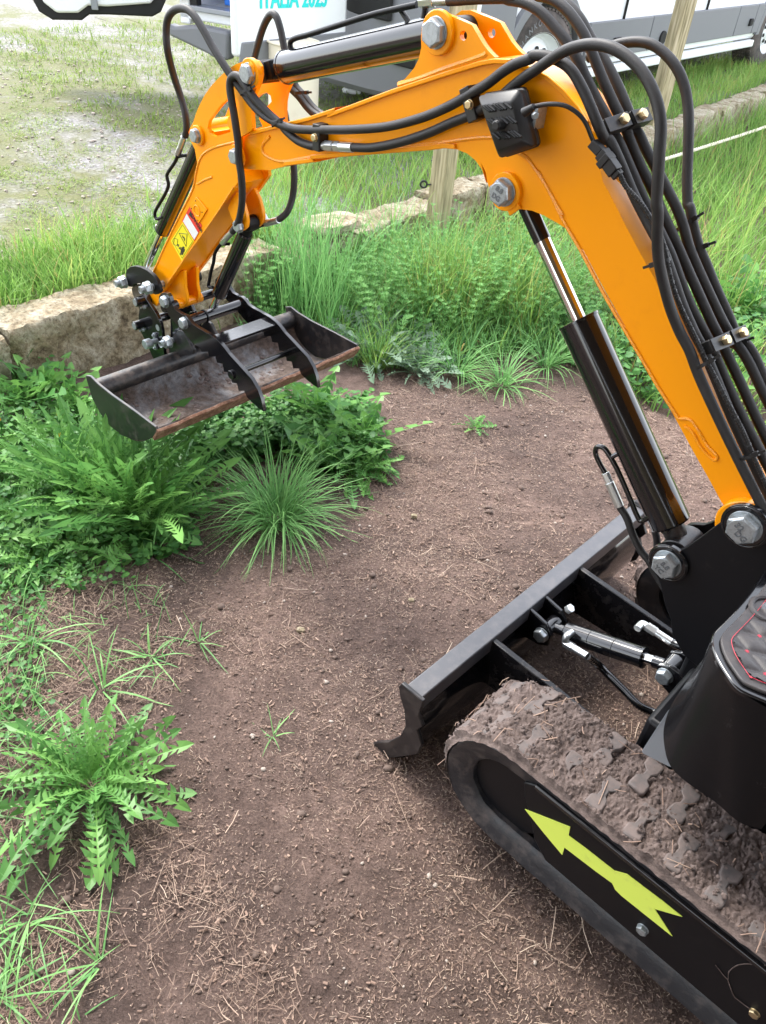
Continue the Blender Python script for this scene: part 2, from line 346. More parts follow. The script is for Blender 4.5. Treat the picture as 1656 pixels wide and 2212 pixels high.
top_pts = mp_(z1, [(940, 1086), (1120, 1042), (1440, 962), (1656, 888)]) + mp_(z2, [(120, 835), (600, 655), (1000, 522), (1250, 445), (1350, 428), (1480, 432)]) + mp_(z3, [(200, 335), (270, 352), (350, 385), (430, 432), (520, 510), (600, 605), (650, 690)])
mb = MB(); strip(mb, top_pts, TN, -.008, .007)
for P in (mb.v,):
    pass
low_pts = mp_(z1, [(1230, 1372), (1480, 1340)])+mp_(z2, [(0, 1170), (400, 1138), (870, 1103), (980, 1088), (1060, 1096)])
strip(mb, low_pts[::-1], TN, -.009, .006)
mb.build('flange', m_or, boom, .0015)
wb = MB()
ridge1 = mp_(z1, [(1100, 1130), (1040, 1200), (1050, 1270), (1130, 1320), (1230, 1335)])+mp_(z2, [(0, 1155), (500, 1105), (870, 1060), (1200, 1015), (1330, 1010)])
ridge2 = mp_(z2, [(1480, 1010), (1560, 1060)])+mp_(z3, [(240, 860), (300, 900), (370, 1000), (430, 1100), (500, 1220)])+mp_(z6, [(240, -20), (300, 90), (400, 290), (500, 460), (600, 650), (700, 830), (800, 1000), (900, 1170), (1000, 1340), (1110, 1510)])
for rr in (ridge1, ridge2): wb.tube(catmull([T(p, TN-.0005) for p in rr], 5), .0035, 8)
ur = mp_(z6, [(1110, 1512), (1180, 1520), (1230, 1580), (1290, 1680), (1350, 1745), (1330, 1770), (1250, 1690), (1200, 1600), (1150, 1560)])
wb.tube(catmull([T(p, TN-.0005) for p in ur], 5), .003, 8)
wb.tube(catmull([T(p, TN-.0005) for p in mp_(z2, [(640, 625), (800, 575), (1000, 500), (1250, 415), (1290, 390)])], 4), .006, 8)
wb.build('weld_bead', m_weld, boom)
# lower boom knuckle end ring
p0 = sz(y1(1150, 615), 1.25, 0)
base = sz(y1(1150, 615), 1.258, 1.3); bs, _, bz = st(base)
MB().cyl(M(bs, 1.266, bz), M(bs, TF+.016, bz), .052, 32).build('pivot_tube', m_or, boom, .003)
# arm-cylinder bracket ears
ear = mp_(z2, [(640, 628), (700, 560), (750, 500), (785, 430), (802, 350), (800, 260), (815, 180), (845, 125), (885, 92), (950, 90), (1100, 150), (1175, 185), (1215, 255), (1260, 330), (1300, 380), (1345, 424), (1250, 452)])
hole = lambda f, cx, cy, rx, ry, n_=14: [f(cx+rx*math.cos(2*math.pi*k/n_), cy+ry*math.sin(2*math.pi*k/n_)) for k in range(n_)]
e3 = TT(ear, TN-.004); h3 = TT(hole(z2, 1112, 263, 28, 38), TN-.004)
MB().prism(e3, Rd*.012, [h3]).build('bracket_plate', m_or, boom)
MB().prism([p+Rd*(TF-TN-.006) for p in e3], Rd*.012, [[p+Rd*(TF-TN-.006) for p in h3]]).build('bracket_plate', m_or, boom)
def boss(mb, px, t_out, t_in, R, seg=28):
    q = sz(px, t_out, 0); s_, _, z_ = st(q); mb.cyl(M(s_, t_out, z_), M(s_, t_in, z_), R, seg, ch=.0015); return s_, z_
def bolt(px, t_out, R, h=.012, rot=.3, m=None, parent=None, boss_r=None, boss_h=.008, name='bolt', txt=None):
    """hex bolt whose head's washer face sits at t_out (towards the camera)"""
    q = T(px, t_out-h); s_, _, z_ = st(q)
    mb = MB(); mb.hexb(M(s_, t_out, z_), -Rd, R, h, rot)
    o = mb.build(name, m or m_zn, parent, .0006)
    if boss_r:
        MB().cyl(M(s_, t_out+.0005, z_), M(s_, t_out+boss_h, z_), boss_r, 30, ch=.0015).build('boss', m_or if boss_r < 1 else m_bk, parent)
    if txt:
        for body, dx, dz in txt:
            text('stamp', body, R*.55, M(s_-dx*R, t_out-h*1.25, z_+dz*R), -Fd-ZZ*.3, ZZ-Fd*.3, m_stamp, o, .0006, bold=.0004)
    return o, s_, z_
# big bolts on the boom
_, cus, cuz = bolt(D(1078, 418), TN-.010, .0235, .016, .25, parent=boom, boss_r=.034, boss_h=.012, txt=[('8.8', .1, .3), ('DG', -.1, -.3)])
_, abs_, abz = bolt(z2(873, 245), TN-.014, .024, .014, .1, parent=boom, boss_r=.036, boss_h=.012)
MB().box(sz(z2(975, 175), TN-.008, TN-.008), Fd*.006+ZZ*.004, Rd*.004, ZZ*.014).build('lock_tab', m_or, boom, .002)
MB().box(sz(D(1112, 452), TN-.004, TN-.004), Fd*.010-ZZ*.010, Rd*.003, (Fd+ZZ)*.004).build('lock_tab', m_or, boom, .002)
# ---- arm cylinder
def cylinder(name, A, B, R, fr, rod_r, m_body=m_bg, eyeA=None, eyeB=None, rod_end_dark=.0, cap=True):
    """barrel from A to A+(B-A)*fr, rod on to B"""
    A = np.array(A); B = np.array(B); C_ = A+(B-A)*fr; d = (B-A)/np.linalg.norm(B-A)
    mb = MB().tube([A, A+d*.004, C_-d*.006, C_-d*.006+d*.0005, C_-d*.001, C_], [R-.003, R, R, R*1.04, R*1.04, R*.92], 40)
    if eyeA: mb.cyl(A-d*eyeA, A+d*.01, R*.55, 20); 
    o = mb.build(name, m_body, ex)
    rb = MB().cyl(C_-d*.01, B if not rod_end_dark else B-d*rod_end_dark, rod_r, 28); ro = rb.build('rod', m_cr, o)
    if rod_end_dark: MB().cyl(B-d*(rod_end_dark+.002), B, rod_r*1.12, 28).build('rod_sleeve', m_bg, o)
    return o, C_, d
arm_root = M(abs_, T0+.01, abz)
knz = sz(z1(890, 612), TN-.02, 0); kns, _, knzz = st(knz); arm_tip = M(kns, T0+.01, knzz)
Ca = sz(z1(1172, 572), T0+.01-.02, T0+.01)
vv = arm_tip-arm_root; L_ = np.linalg.norm(vv); fr = ((Ca-arm_root)@vv)/L_**2
ac, C_, d_ = cylinder('arm_cylinder', arm_root+vv/L_*.035, arm_tip, .0335, (fr*L_-.035)/(L_-.035), .0145)
MB().cyl(arm_root-Rd*.034, arm_root+Rd*.034, .024, 24).cyl(arm_root, arm_root+vv/L_*.05, .02, 20).build('rod_eye', m_bk, ac, .002)
MB().cyl(arm_tip-Rd*.03, arm_tip+Rd*.03, .024, 24).box(arm_tip-vv/L_*.024, vv/L_*.014, Rd*.02, np.cross(vv/L_, Rd)*.02).build('rod_eye', m_bk, ac, .003)
tp_ = T0+.01
hp = mp_(w3, [(575, 450), (548, 400), (545, 345), (590, 315), (700, 285), (900, 222), (1200, 128), (1450, 68), (1590, 38)])
MB().tube(catmull([T(p, tp_-.01) for p in hp], 5), .0058, 12).build('hard_pipe', m_bk, ac)
MB().tube([T(w3(575, 455), tp_-.01), T(w3(572, 425), tp_-.01)], .011, 10).build('pipe_boss', m_bk, ac)
MB().tube([T(w3(1460, 85), tp_), T(w3(1560, 235), tp_-.01)], .0055, 10).build('pipe_bracket', m_bk, ac)
MB().tube([T(z2(840, 30), tp_), T(z2(815, 170), tp_-.01)], .006, 10).build('pipe_bracket', m_bk, ac)
ft = [T(p, tp_-.01) for p in mp_(z2, [(690, 32), (800, 16), (900, 8), (1000, 2), (1100, -2)])]
MB().cyl(ft[1], ft[2], .0105, 6).cyl(ft[2], ft[3], .0085, 16).cyl(ft[3], ft[4], .0095, 16).build('hose_fitting', m_tag, ac, .0006)

# ---- dipper arm
tn_th = 1.215
DN = TN-.014   # near face of near plate
plate = (mp_(z1, [(870, 512), (900, 497), (935, 490), (985, 505), (1015, 550), (1022, 620), (1008, 690), (985, 745), (962, 800), (948, 880), (948, 960), (955, 1060), (935, 1088), (880, 1120), (850, 1140), (848, 1250), (860, 1330)]) +
    mp_(z5, [(930, 440), (935, 475), (860, 590), (720, 790), (600, 960), (500, 1110), (400, 1250), (310, 1385), (300, 1440), (262, 1500), (215, 1470), (195, 1400), (215, 1320), (232, 1235), (300, 1085), (420, 830), (500, 640), (550, 540), (590, 400), (602, 330), (580, 200), (545, 130), (528, 60)]) +
    mp_(z1, [(430, 1120), (437, 1060), (465, 1010), (490, 930), (520, 860), (560, 785), (610, 715), (660, 660), (700, 620), (760, 565), (820, 530)]))
win = mp_(z1, [(583, 1060), (592, 1005), (625, 955), (660, 910), (700, 860), (745, 820), (795, 800), (832, 830), (842, 880), (800, 930), (752, 975), (742, 1020), (775, 1092), (700, 1115), (640, 1130), (600, 1105)])
pn = TT(plate, DN); wn = TT(win, DN)
dip = MB().prism(pn, Rd*.010, [wn]).build('dipper_arm', m_or, ex)
DW = .108
MB().prism([p+Rd*(DW-.01) for p in pn], Rd*.010, [[p+Rd*(DW-.01) for p in wn]]).build('far_plate', m_or, dip)
boxp = mp_(z5, [(905, 495), (720, 775), (500, 1090), (315, 1360), (285, 1400), (240, 1300), (300, 1110), (430, 840), (560, 560), (615, 420), (720, 380), (860, 400)])
MB().prism([p+Rd*.0095 for p in TT(boxp, DN)], Rd*(DW-.019)).build('box_web', m_or, dip)
MB().prism([p+Rd*.0095 for p in TT(mp_(z5, [(600, 60), (660, 30), (720, 60), (640, 330), (610, 300)]), DN)], Rd*(DW-.019)).build('cross_web', m_or, dip)
wb = MB()
wb.tube(catmull(TT(mp_(z5, [(235, 1225), (330, 1010), (460, 740), (560, 540), (590, 400), (620, 290), (670, 225), (760, 180), (915, 140)]), DN-.0003), 5), .0028, 8)
wb.tube(TT(mp_(z5, [(600, 490), (660, 455), (725, 430)]), DN), .003, 8)
wb.tube(catmull(TT(mp_(z5, [(905, 510), (730, 780), (500, 1100), (320, 1365)]), DN-.0002), 3), .0022, 6)
wb.build('weld_bead', m_weld, dip)
bolt(z1(890, 615), DN-.012, .021, .012, .5, parent=dip, boss_r=.031, boss_h=.014)
MB().tube(catmull(TT(mp_(z1, [(935, 520), (960, 560), (965, 620), (955, 660)]), DN-.012), 4), .005, 8).build('lock_tab', m_or, dip)
bolt(z1(462, 1128), DN-.008, .0165, .010, .6, parent=dip, boss_r=.024, boss_h=.009)
_, ps, pz = bolt(z5(893, 265), DN-.008, .0175, .010, .6, parent=dip, boss_r=.027, boss_h=.009)
q = sz(z1(648, 1060), TN+.03, 0); a_, _, c_ = st(q); MB().cyl(M(a_, DN+.01, c_), M(a_, DN+DW-.01, c_), .022, 24).build('pin_tube', m_or, dip, .002)
# sensor plate with round boss
sq = TT(mp_(z5, [(590, 592), (683, 690), (612, 840), (535, 690)]), DN-.004)
MB().prism(TT(mp_(z5, [(592, 594), (680, 700), (640, 770), (607, 815), (538, 680)]), DN-.004), Rd*.0045).build('mount_plate', m_or, dip, .001)
q = T(z5(598, 708), DN-.004); s_, _, z_ = st(q)
MB().tube([M(s_+.0135*math.cos(a), DN-.0045, z_+.0135*math.sin(a)) for a in np.linspace(0, 2*math.pi, 25)], .0015, 6, False).build('ring', m_or, dip)
mb = MB()
for p in [(588, 628), (641, 722), (606, 790), (552, 690)]:
    c = T(z5(*p), DN-.004); mb.cyl(c, c-Rd*.0008, .0018, 8)
mb.build('screw_hole', m_drk, dip)
# labels
def quadpl(mb, pts, t, th=.0006): mb.prism(TT(pts, t), Rd*th)
lr = MB(); quadpl(lr, mp_(z5, [(540, 670), (640, 835), (577, 960), (474, 790)]), DN-.0012)
lr = lr.build('danger_label', m_labr, dip)
lw = MB(); quadpl(lw, mp_(z5, [(512, 735), (607, 893), (575, 950), (482, 797)]), DN-.0019); lw.build('white_panel', m_labw, lr)
u = T(z5(640, 835), DN)-T(z5(555, 690), DN)
text('lettering', 'DANGER', .014, T(z5(594, 812), DN-.0018), u, -np.cross(u, Rd)*-1 if (np.cross(Rd, u)[2] < 0) else np.cross(Rd, u), m_labk, lr, .0003, bold=.0002)
mb = MB(); mb.prism(TT(mp_(z5, [(545, 713), (562, 778), (528, 742)]), DN-.0022), Rd*.0005); mb.build('warning_mark', m_labk, lr)
for kk in range(7):
    pass
ly = MB(); quadpl(ly, mp_(z5, [(480, 805), (573, 960), (472, 1126), (380, 960)]), DN-.0012); ly = ly.build('warning_label', m_laby, dip)
def outline(mb, pts, t, r=.0007): mb.tube(TT(pts+[pts[0]], t), r, 4)
mb = MB(); outline(mb, mp_(z5, [(478, 825), (562, 962), (475, 1103), (394, 960)]), DN-.0016, .0005)
outline(mb, mp_(z5, [(450, 895), (517, 902), (508, 1005)]), DN-.0016, .001)
outline(mb, mp_(z5, [(412, 936), (440, 948), (432, 1000), (402, 985)]), DN-.0016, .0007)
mb.tube(TT(mp_(z5, [(436, 992), (460, 1026)]), DN-.0016), .0008, 4)
for tri in ([(432, 985), (452, 992), (440, 1006)], [(464, 1034), (446, 1022), (460, 1008)]): mb.prism(TT(mp_(z5, tri), DN-.002), Rd*.0008)
for q_ in ([(470, 1010), (498, 1030), (492, 1050), (476, 1040), (466, 1076), (458, 1070)], [(480, 1005), (494, 1010), (492, 1022), (478, 1018)], [(478, 1040), (490, 1048), (478, 1078), (470, 1074)]):
    mb.prism(TT(mp_(z5, q_), DN-.002), Rd*.0008)
for q_ in ([(478, 915), (484, 935)], [(486, 930), (500, 945)], [(490, 925), (496, 960)]): mb.tube(TT(mp_(z5, q_), DN-.0016), .0014, 5)
mb.build('pictogram', m_labk, ly)
# ears for the thumb cylinder
en = mp_(z5, [(850, 690), (880, 610), (930, 550), (975, 640), (1000, 730), (1012, 800), (1005, 850), (975, 878), (935, 875), (905, 830)])
for k, tt in enumerate((T0-.032, T0+.020)):
    P_ = TT(en, T0-.032); P_ = [p+Rd*(tt-(T0-.032)) for p in P_]; MB().prism(P_, Rd*.011).build('cylinder_ear', m_or, dip, .002)
q = sz(z5(960, 830), T0-.032, 0); tes, _, tez = st(q)
MB().hexb(M(tes, T0-.036, tez), -Rd, .016, .010, .2).build('ear_bolt', m_zn, dip, .0006)
MB().hexb(M(tes, T0+.036, tez), Rd, .016, .012, .2).cyl(M(tes, T0-.03, tez), M(tes, T0+.045, tez), .009).build('ear_bolt', m_zn, dip, .0006)
# lower ears + pivot tube
en = mp_(y3, [(640, 330), (730, 220), (870, 85), (905, 85), (908, 200), (912, 300), (930, 380), (935, 450), (920, 510), (880, 543), (830, 530), (790, 470), (740, 410)])
tA = T0-.015
for tt in (T0-.027, T0+.016):
    P_ = [p+Rd*(tt-tA) for p in TT(en, tA)]; MB().prism(P_, Rd*.011).build('pivot_ear', m_or, dip, .002)
q = sz(y3(880, 470), tA, 0); pvs, _, pvz = st(q)
MB().cyl(M(pvs, T0-.046, pvz), M(pvs, T0+.042, pvz), .0150, 28).build('pivot_tube', m_or, dip, .002)
MB().cyl(M(pvs, tn_th+.011, pvz), M(pvs, T0+.098, pvz), .0135, 28).build('spacer_sleeve', m_bg, dip, .001)

# ---- bucket cylinder (behind/left of the dipper)
A_ = T(z5(640, 150), T0); B_ = T(z5(150, 1235), T0)
bc, C_, d_ = cylinder('bucket_cylinder', A_, B_, .0225, .62, .0105, eyeA=.03)
tb = T0-.02
pp = catmull([T(p, tb) for p in mp_(z5, [(440, 240), (420, 300), (355, 400), (352, 440), (362, 500), (330, 580), (260, 700), (250, 750), (270, 778), (315, 762)])], 5)
MB().tube(pp, .0048, 12).tube([T(z5(445, 262), tb), T(z5(545, 240), tb+.02)], .0045, 8).build('hard_pipe', m_bk, bc)
MB().cyl(T(z5(440, 240), tb), T(z5(462, 180), tb), .0085, 6).cyl(T(z5(462, 180), tb), T(z5(492, 100), tb), .0082, 16).build('hose_fitting', m_tag, bc, .0006)
# ---- thumb cylinder
A_ = M(tes, T0-.001, tez); B_ = T(y3(1180, 630), T0+.01)
tcyl, C_, d_ = cylinder('thumb_cylinder', A_+(B_-A_)*.09, B_, .0205, .72, .0105)
MB().cyl(A_-Rd*.017, A_+Rd*.017, .019, 24).cyl(A_, A_+(B_-A_)*.12, .015, 20).build('rod_eye', m_bk, tcyl, .002)
MB().cyl(B_-d_*.035, B_-d_*.003, .0125, 20, r2=.011).build('rod_foot', m_bk, tcyl)
tb = T0-.02
MB().tube(catmull([T(p, tb) for p in mp_(z5, [(805, 975), (770, 1020), (745, 1070), (735, 1140), (715, 1210), (700, 1290), (695, 1335), (730, 1345)])], 5), .0048, 12).tube([T(z5(800, 985), tb), T(z5(870, 985), tb+.02)], .0045, 8).build('hard_pipe', m_bk, tcyl)
MB().cyl(T(z5(805, 975), tb), T(z5(840, 935), tb), .0085, 6).cyl(T(z5(840, 935), tb), T(z5(893, 880), tb), .0085, 16).build('hose_fitting', m_tag, tcyl, .0006)
tf = T0+.035
MB().tube([T(z5(1040, 870), tf-.02), T(z5(1110, 835), tf), T(z5(1170, 815), tf)], .006, 10).build('hard_pipe', m_bk, tcyl)
MB().cyl(T(z5(1165, 815), tf), T(z5(1200, 805), tf), .0095, 6).cyl(T(z5(1200, 805), tf), T(z5(1275, 785), tf), .0088, 16).build('hose_fitting', m_tag, tcyl, .0006)

# ---- grapple thumb
tn, tfx = 1.215, 1.418
th_n = (mp_(y3, [(560, 470), (562, 405), (590, 370), (630, 360), (665, 375), (690, 410), (705, 460), (730, 520), (770, 580), (830, 618), (880, 635), (920, 680), (960, 735), (1020, 780), (1100, 825), (1210, 892), (1290, 958), (1350, 1030), (1400, 1100)]) +
    mp_(z4, [(830, 690), (880, 745), (930, 800), (975, 850), (1010, 910), (1030, 965), (1042, 1030), (1015, 1010), (985, 985), (950, 950), (935, 915), (905, 915), (895, 875), (868, 870), (855, 815), (825, 810), (815, 765), (785, 760), (775, 725), (742, 725), (735, 700), (700, 700), (690, 678), (640, 640), (600, 590), (560, 545), (520, 500), (500, 460)]))
thn = MB().prism(TT(th_n, tn), Rd*.011)
gt = thn.build('grapple_thumb', m_bg, ex, .0015)
th_f = [p+Rd*(tfx-tn) for p in TT(th_n, tn)]
MB().prism(th_f, Rd*.011).build('far_jaw', m_bg, gt, .0015)
q = sz(y3(830, 740), tn-.012, 0); xs, _, xz = st(q)
MB().cyl(M(xs, tn, xz), M(xs, tfx+.01, xz), .0165, 28).build('cross_tube', m_bg, gt)
MB().tube([M(xs+.0185*math.cos(a), T0-.035, xz+.0185*math.sin(a)) for a in np.linspace(0, 2*math.pi, 25)], .0022, 6, False).build('weld_bead', m_bk, gt)
MB().hexb(M(xs, tn, xz), -Rd, .0165, .011, .4).build('bolt', m_zn, gt, .0006)
MB().hexb(M(xs, tfx+.011, xz), Rd, .0165, .011, .4).build('bolt', m_zn, gt, .0006)
q = sz(y3(600, 480), tn-.012, 0); xs2, _, xz2 = st(q)
MB().hexb(M(xs2, tn, xz2), -Rd, .0165, .011, .4).build('bolt', m_zn, gt, .0006)
# strap plate between the jaws and round bar
A_ = T(z4(830, 600), tn+.01); mb = MB()
c1 = sz(y3(1250, 925), tn, 0); s1, _, zz1 = st(c1)
mb.box(M(s1+.01, (tn+tfx)/2+.005, zz1-.012), Fd*.028, Rd*((tfx-tn)/2-.004), ZZ*.004); mb.build('cross_plate', m_bg, gt, .001)
c1 = sz(z4(868, 825), tn, 0); s1, _, zz1 = st(c1)
MB().cyl(M(s1, tn-.004, zz1), M(s1, tfx+.012, zz1), .0085, 20).cyl(M(s1, tn-.006, zz1), M(s1, tn+.001, zz1), .013, 20).build('cross_bar', m_bg, gt, .001)

# ---- bucket linkage and ears
lk = mp_(y3, [(160, 130), (175, 85), (215, 50), (270, 40), (340, 55), (420, 95), (490, 155), (540, 225), (568, 300), (575, 350), (555, 380), (520, 388), (480, 370), (455, 310), (400, 265), (330, 250), (270, 262), (235, 295), (195, 290), (170, 230)])
tl = 1.235
link = MB().prism(TT(lk, tl), Rd*.012).build('bucket_link', m_bk, ex, .0015)
MB().prism([p+Rd*.14 for p in TT(lk, tl)], Rd*.012).build('far_link', m_bk, link, .0015)
def nutbolt(px, t0, R, parent, L=.018):
    q = T(px, t0); s_, _, z_ = st(q)
    MB().hexb(M(s_, t0, z_), -Rd, R, R*.9, .35).cyl(M(s_, t0, z_), M(s_, t0-L-R*.7, z_), R*.5, 18).cyl(M(s_, t0, z_), M(s_, t0+.15, z_), R*.5, 18).build('nut_and_bolt', m_zn, parent, .0008)
    mb = MB()
    for k in range(5): 
        c = t0-R*.9-.004-k*.003; mb.tube([M(s_+R*.52*math.cos(a), c, z_+R*.52*math.sin(a)) for a in np.linspace(0, 2*math.pi, 17)], .0008, 4, False)
    mb.build('thread', m_zn, parent)
    return s_, z_
nutbolt(y3(150, 230), tl-.004, .0185, link); nutbolt(y3(450, 300), tl-.012, .0185, link)
hk = mp_(y3, [(230, 310), (260, 270), (320, 255), (350, 300), (365, 380), (400, 430), (470, 530), (530, 620), (580, 730), (600, 830), (605, 950), (622, 1080), (640, 1170), (520, 1210), (480, 1130), (440, 1040), (390, 930), (350, 850), (320, 780), (315, 640), (325, 560), (290, 480), (262, 420), (240, 370)])
th = 1.25
hitch = MB().prism(TT(hk, th), Rd*.011).build('hitch_plate', m_bg, ex, .0015)
MB().prism([p+Rd*.125 for p in TT(hk, th)], Rd*.011).build('far_plate', m_bg, hitch, .0015)
for px in ((275, 480), (265, 765)):
    q = T(y3(*px), th-.03); s_, _, z_ = st(q); MB().cyl(M(s_, th-.03, z_), M(s_, th+.15, z_), .0145, 24).build('pin', m_bg, hitch, .002)
    MB().cyl(M(s_, th-.0315, z_), M(s_, th-.03, z_), .011, 24).build('pin_end', m_zn, hitch)
for px in ((365, 540), (350, 815)):
    q = T(y3(*px), th-.015); s_, _, z_ = st(q); MB().hexb(M(s_, th-.006, z_), -Rd, .0065, .006, .3).cyl(M(s_, th, z_), M(s_, th-.022, z_), .0032, 12).build('small_bolt', m_zn, hitch)
q = T(y3(548, 785), th); MB().cyl(q, q-Rd*.001, .010, 20).build('pin_end', m_zn, hitch)
q = T(y3(405, 985), th-.045); s_, _, z_ = st(q)
MB().cyl(M(s_, th-.05, z_), M(s_, th-.028, z_), .0155, 28, ch=.0015).cyl(M(s_, th-.03, z_), M(s_, th-.004, z_), .009, 20).cyl(M(s_, th-.0505, z_), M(s_, th-.049, z_), .007, 6).build('cap_screw', m_zn, hitch)
q = T(y3(515, 950), th-.004); s_, _, z_ = st(q)
mb = MB().box(M(s_, th-.004, z_), Fd*.006, Rd*.003, ZZ*.022)
for dz in (-.022, .022): mb.cyl(M(s_, th-.007, z_+dz), M(s_, th, z_+dz), .0075, 16).cyl(M(s_, th-.012, z_+dz), M(s_, th-.007, z_+dz), .0045, 6)
mb.build('latch_clip', m_zn, hitch, .001)

# ---- bucket
bt0, bt1 = .975, 1.735
zt = .345
tubeC = (1.965, .338)
lipP = (1.645, .362)
bk = empty if False else None
sec = [(1.955, .315), (1.938, .285), (1.905, .262), (1.86, .248), (1.81, .246), (1.76, .262), (1.715, .290), (1.68, .325), lipP]
def sheet(mb, sec, t0, t1, th_, nt_=24, wob=0.):
    n_ = len(sec); vs = []; fs = []
    nrm = []
    for i in range(n_):
        a = np.array(sec[max(i-1, 0)]); b = np.array(sec[min(i+1, n_-1)]); d = b-a; d /= np.linalg.norm(d); nrm.append((-d[1]*-1, d[0]*-1))
    for j in range(nt_+1):
        t = t0+(t1-t0)*j/nt_
        for lay in (0, 1):
            for i in range(n_):
                s_, z_ = sec[i]; k = -th_*lay
                wv_ = wob*noise.noise(Vector((s_*20, t*20, z_*20))) if (i == n_-1) else 0
                vs.append(M(s_+nrm[i][0]*k+wv_, t, z_+nrm[i][1]*k+wv_))
    W_ = 2*n_
    for j in range(nt_):
        for i in range(n_-1):
            a = j*W_+i; fs += [(a, a+1, a+1+W_, a+W_), (a+n_, a+n_+W_, a+n_+1+W_, a+n_+1)]
        for i in (0, n_-1): a = j*W_+i; fs.append((a, a+W_, a+W_+n_, a+n_))
    for j in (0, nt_):
        for i in range(n_-1): a = j*W_+i; fs.append((a, a+1, a+1+n_, a+n_))
    mb.add(vs, fs)
fine = [np.array(p) for p in catmull([np.array(p) for p in sec], 4)]
mb = MB(); sheet(mb, [tuple(p) for p in fine], bt0+.004, bt1-.004, -.005)
bucket = mb.build('bucket', m_bs, ex)
MB().cyl(M(tubeC[0], bt0, tubeC[1]), M(tubeC[0], bt1, tubeC[1]), .028, 36).build('torque_tube', m_tb, bucket)
mb = MB(); sheet(mb, [(1.668, .326), (1.655, .346), (1.640, .368)], bt0-.006, bt1+.006, .010, 60, .004); mb.build('cutting_edge', m_rust, bucket, .002)
side = [(1.992, .345), (1.998, .372), (1.970, .383), (1.93, .375), (1.86, .372), (1.75, .375), (1.645, .374), (1.64, .360), (1.67, .325), (1.72, .290), (1.78, .262), (1.84, .246), (1.90, .248), (1.945, .268), (1.98, .302)]
for tt in (bt0-.006, bt1-.002): MB().prism([M(s_, tt, z_) for s_, z_ in side], Rd*.008).build('side_plate', m_bd, bucket, .0015)
# bucket ears behind the hitch plates
earb = mp_(y3, [(690, 880), (715, 845), (750, 838), (790, 870), (820, 930), (860, 1010), (905, 1080), (900, 1130), (760, 1150), (620, 1170), (600, 1000), (640, 930)])
for tt in (1.262, 1.36): MB().prism([p+Rd*(tt-1.24) for p in TT(earb, 1.24)], Rd*.010).build('bucket_ear', m_bd, bucket, .0015)
mb = MB()
for k in range(3): mb.prism([p+Rd*(.035*k+.03) for p in TT(mp_(y3, [(600, 700), (660, 690), (720, 850), (740, 1000), (760, 1160), (640, 1180), (600, 1000)]), 1.24)], Rd*.008)
mb.build('hitch_rib', m_bg, bucket, .0015)
nutbolt(y3(690, 950), 1.250, .0185, bucket, .012)
# mud inside the bucket
random.seed(3); mb = MB()
def lump(mb, c, r, flat=.6):
    bmx = bmesh.new(); bmesh.ops.create_icosphere(bmx, subdivisions=2, radius=1.); sd_ = random.random()*50
    vs = []
    for v_ in bmx.verts:
        k = 1+.45*noise.noise(v_.co*1.7+Vector((sd_, 0, 0))); vs.append((c[0]+v_.co.x*r*k, c[1]+v_.co.y*r*k, c[2]+v_.co.z*r*k*flat))
    fs = [tuple(v_.index for v_ in f.verts) for f in bmx.faces]; bmx.free(); mb.add(vs, fs)
for k in range(260):
    t = random.uniform(bt0+.03, bt1-.03); i = random.randint(4, len(fine)-6); s_, z_ = fine[i]
    if noise.noise(Vector((s_*9, t*6, 3))) < -.05: continue
    lump(mb, M(s_, t, z_+.002), random.uniform(.003, .011), .6)
mb.build('mud_crust', m_mud, bucket, smooth=60)

# ---- boom cylinder
up_ = M(cus, T0, cuz)
q = sz(y1(290, 1000), 1.245, 0); lcs, _, lcz = st(q); lo_ = M(lcs, T0, lcz)
vv = up_-lo_; L_ = np.linalg.norm(vv); ctop = T(z6(488, 893), T0-.02); fr = ((ctop-lo_)@vv)/L_**2
a0 = .07
bcy, C_, d_ = cylinder('boom_cylinder', lo_+vv*a0, up_-vv/L_*.02, .0385, (fr-a0)/(1-a0-.02/L_), .0150, rod_end_dark=.085)
MB().cyl(lo_-Rd*.036, lo_+Rd*.036, .034, 28).cyl(lo_, lo_+vv*(a0+.01), .022, 20).cyl(lo_-Rd*.03+vv*.075, lo_+Rd*.03+vv*.075, .012, 12).build('rod_eye', m_bd, bcy, .002)
hp = mp_(z6, [(935, 2120), (880, 2150), (850, 2110), (800, 1990), (730, 1830), (680, 1740), (645, 1695), (605, 1690), (595, 1730), (620, 1790), (655, 1850)])
tq = T0-.03
MB().tube(catmull([T(p, tq) for p in hp], 5), .0052, 12).tube([T(z6(690, 1755), tq), T(z6(775, 1710), tq+.01)], .005, 8).build('hard_pipe', m_bg, bcy)
ft = [T(p, tq) for p in mp_(z6, [(655, 1850), (680, 1910), (700, 1960), (745, 2060)])]
MB().cyl(ft[0], ft[1], .0082, 6).cyl(ft[1], ft[3], .0092, 16).build('hose_fitting', m_tag, bcy, .0006)
hz = [ft[3]]+[T(p, tq) for p in mp_(z7, [(1085, 280), (1110, 350), (1140, 410), (1175, 455), (1210, 520), (1260, 600)])]
MB().tube(catmull(hz, 5), .0075, 14).build('hose', m_rub, bcy)
MB().tube(catmull([T(p, T0+.04) for p in mp_(z7, [(1200, 330), (1208, 370), (1210, 430), (1230, 500)])], 4), .0075, 14).build('hose', m_rub, bcy)

